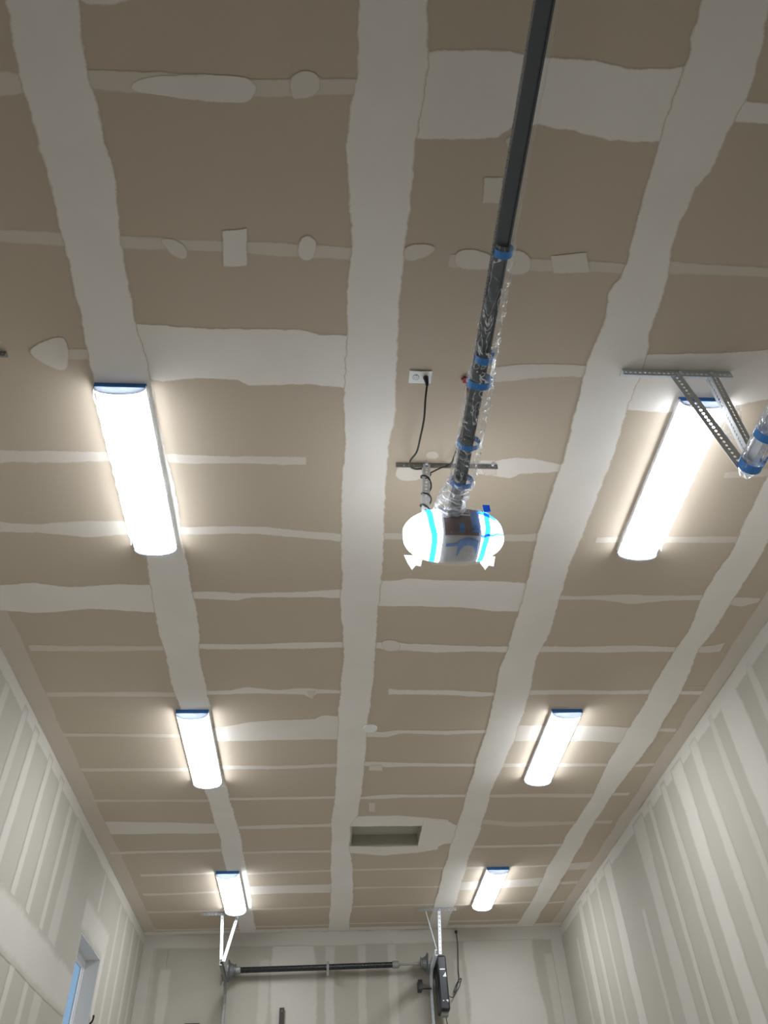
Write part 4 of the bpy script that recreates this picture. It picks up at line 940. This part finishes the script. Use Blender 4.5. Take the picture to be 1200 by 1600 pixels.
def far_track(x, label, y0, ztop):
    t = thing('door_track', label, 'door track', (x, 10.8, 0))
    R = 0.30; yv = 10.84
    P = [(x, y0, ztop), (x, yv - R, ztop - 0.01)]
    for k in range(1, 9):
        a = math.pi / 2 * k / 8
        P.append((x, yv - R + R * math.sin(a), ztop - 0.01 - R + R * math.cos(a)))
    P.append((x, yv, 2.0)); P.append((x, yv, 0.0))
    prof = [(-0.014, -0.032), (-0.014, 0.032), (0.014, 0.032), (0.014, 0.024), (-0.010, 0.024), (-0.010, -0.024), (0.014, -0.024), (0.014, -0.032)]
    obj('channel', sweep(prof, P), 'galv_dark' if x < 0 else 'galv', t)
    return t
far_track(-1.175, 'grey curved door track at the left end of the torsion shaft', 10.05, 4.25)
far_track(1.335, 'grey curved door track just left of the black wall opener', 10.08, 4.30)
hanger('track_hanger', 'thin perforated V-shaped hanger below the far left shop light', 'hanger bracket',
       (-1.47, 10.085, ZC - 0.0045), (-1.02, 10.085, ZC - 0.0045),
       [((-1.235, 10.09, ZC - 0.01), (-1.19, 10.07, 4.26), (1, 0, 0), (0, 1, 0)), ((-1.045, 10.10, ZC - 0.01), (-1.165, 10.085, 4.27), (1, 0, 0), (0, 1, 0))], w=0.034, pitch=0.045)
hanger('track_hanger', 'T-shaped galvanised hanger above the black wall opener', 'hanger bracket',
       (1.131, 10.085, ZC - 0.0045), (1.622, 10.085, ZC - 0.0045),
       [((1.395, 10.09, ZC - 0.01), (1.362, 10.07, 4.28), (1, 0, 0), (0, 1, 0)), ((1.235, 10.09, ZC - 0.01), (1.335, 10.07, 4.34), (0.4, 1, 0), (0.2, 0.5, 0))], w=0.034, pitch=0.045)

# black side-mounted opener
jo = thing('wall_opener', 'tall black side-mounted garage door opener box hung beside the back wall track', 'opener', (1.455, 10.68, 3.80))
bm = rbox(1.385, 1.520, 10.50, 10.80, 3.80, 4.385, 0.022, 3)
for v in bm.verts:
    k = (v.co.z - 3.8) / 0.585
    if v.co.x > 1.45: v.co.x -= 0.030 * max(0, k - 0.55) * 2 * 0.7
    if v.co.x > 1.45 and k < 0.12: v.co.x -= 0.012
obj('case', bm, 'black', jo)
obj('badge', box(1.415, 1.478, 10.497, 10.5, 4.224, 4.236), 'label', jo)
bm = bmesh.new(); bm.faces.new([bm.verts.new(p) for p in ((1.445, 10.4985, 4.15), (1.49, 10.4985, 4.15), (1.485, 10.4985, 4.20))])
obj('sticker', bm, 'label', jo)
obj('badge', box(1.425, 1.440, 10.497, 10.5, 3.895, 3.904), 'label', jo)
bm = bmesh.new(); bx(bm, 1.466, 1.490, 10.497, 10.5, 3.898, 3.908); bx(bm, 1.480, 1.488, 10.497, 10.5, 3.884, 3.8985)
obj('badge', bm, 'label', jo)
obj('mounting_arm', box(1.362, 1.40, 10.66, YB - 0.003, 4.30, 4.36), 'galv_dark', jo)
obj('foot', box(1.41, 1.49, 10.56, 10.70, 3.765, 3.80), 'galv_dark', jo)
dl = thing('door_lock', 'small black bolt lock box on a short rod left of the black wall opener', 'lock', (1.20, 10.78, 4.12))
obj('lock_box', rbox(1.170, 1.222, 10.74, YB - 0.003, 4.075, 4.185, 0.006, 2), 'black', dl)
obj('rod', tubes([(1.215, 10.77, 4.09), (1.335, 10.77, 4.09)], 0.009, 8), 'rust', dl)
cd2 = thing('power_cord', 'thin dark cord with bundled loop on the back wall right of the black opener', 'cord', (1.70, 10.87, 4.3))
obj('plug', rbox(1.703, 1.735, 10.865, YB - 0.003, 4.735, 4.765, 0.004, 2), 'black', cd2)
path = spline([(1.719, 10.868, 4.74), (1.722, 10.865, 4.60), (1.712, 10.866, 4.45), (1.70, 10.866, 4.30), (1.698, 10.866, 4.22), (1.66, 10.866, 4.12), (1.615, 10.862, 4.02)], 6)
obj('cord', tubes(path, 0.0055, 6), 'rubber', cd2)
loop = []
for i in range(70):
    a = i / 69 * 2 * math.pi * 2.4
    u_ = 0.085 * math.cos(a) * (1 - 0.08 * math.sin(a * 0.4)); v_ = 0.020 * math.sin(a)
    loop.append((1.672 + u_ * 0.55 - v_ * 0.83, 10.852 - 0.004 * math.sin(a * 0.5), 4.135 + u_ * 0.83 + v_ * 0.55))
obj('bundled_loop', tubes(loop, 0.005, 6), 'rubber', cd2)
obj('cord_tail', tubes(spline([(1.615, 10.862, 4.02), (1.58, 10.82, 4.00), (1.53, 10.76, 4.01), (1.505, 10.74, 4.03)], 5), 0.005, 6), 'rubber', cd2)
cd3 = obj('low_voltage_wire', tubes(spline([(1.475, 10.72, 3.77), (1.50, 10.78, 3.70), (1.57, 10.84, 3.60), (1.62, 10.88, 3.52), (1.66, 10.89, 3.35), (1.66, 10.89, 2.6)], 6), 0.005, 6), 'rubber')
tag(cd3, 'thin dark wire trailing down from under the black wall opener', 'wire')

# small dark pieces along the bottom of the view
bar = thing('steel_bar', 'dark upright flat steel bar with a hole near its top, on the back wall', 'steel bar', (-0.486, 10.87, 3.3))
bm = bmesh.new(); perf(bm, (-0.514, 10.862, 3.885), (-0.514, 10.862, 3.955), (1, 0, 0), 0.058, 0.07, 0.009, 0.004)
obj('drilled_tip', bm, 'rust', bar)
bm = bmesh.new(); bx(bm, -0.514, -0.456, 10.862, YB - 0.003, 3.30, 3.885); obj('shank', bm, 'rust', bar)
tp = obj('dark_bracket', rbox(-1.62, -1.44, 10.80, YB - 0.002, 3.70, 3.812, 0.006, 2), 'rust'); tag(tp, 'top of a dark steel bracket just showing at the bottom edge left of the track', 'bracket')
hk = obj('wall_hook', tubes(spline([(XL + 0.003, 8.99, 3.46), (XL + 0.02, 8.985, 3.475), (XL + 0.03, 8.98, 3.50), (XL + 0.03, 8.975, 3.53)], 6), 0.010, 8), 'rust')
tag(hk, 'small dark hook on the left wall beside the window', 'hook')
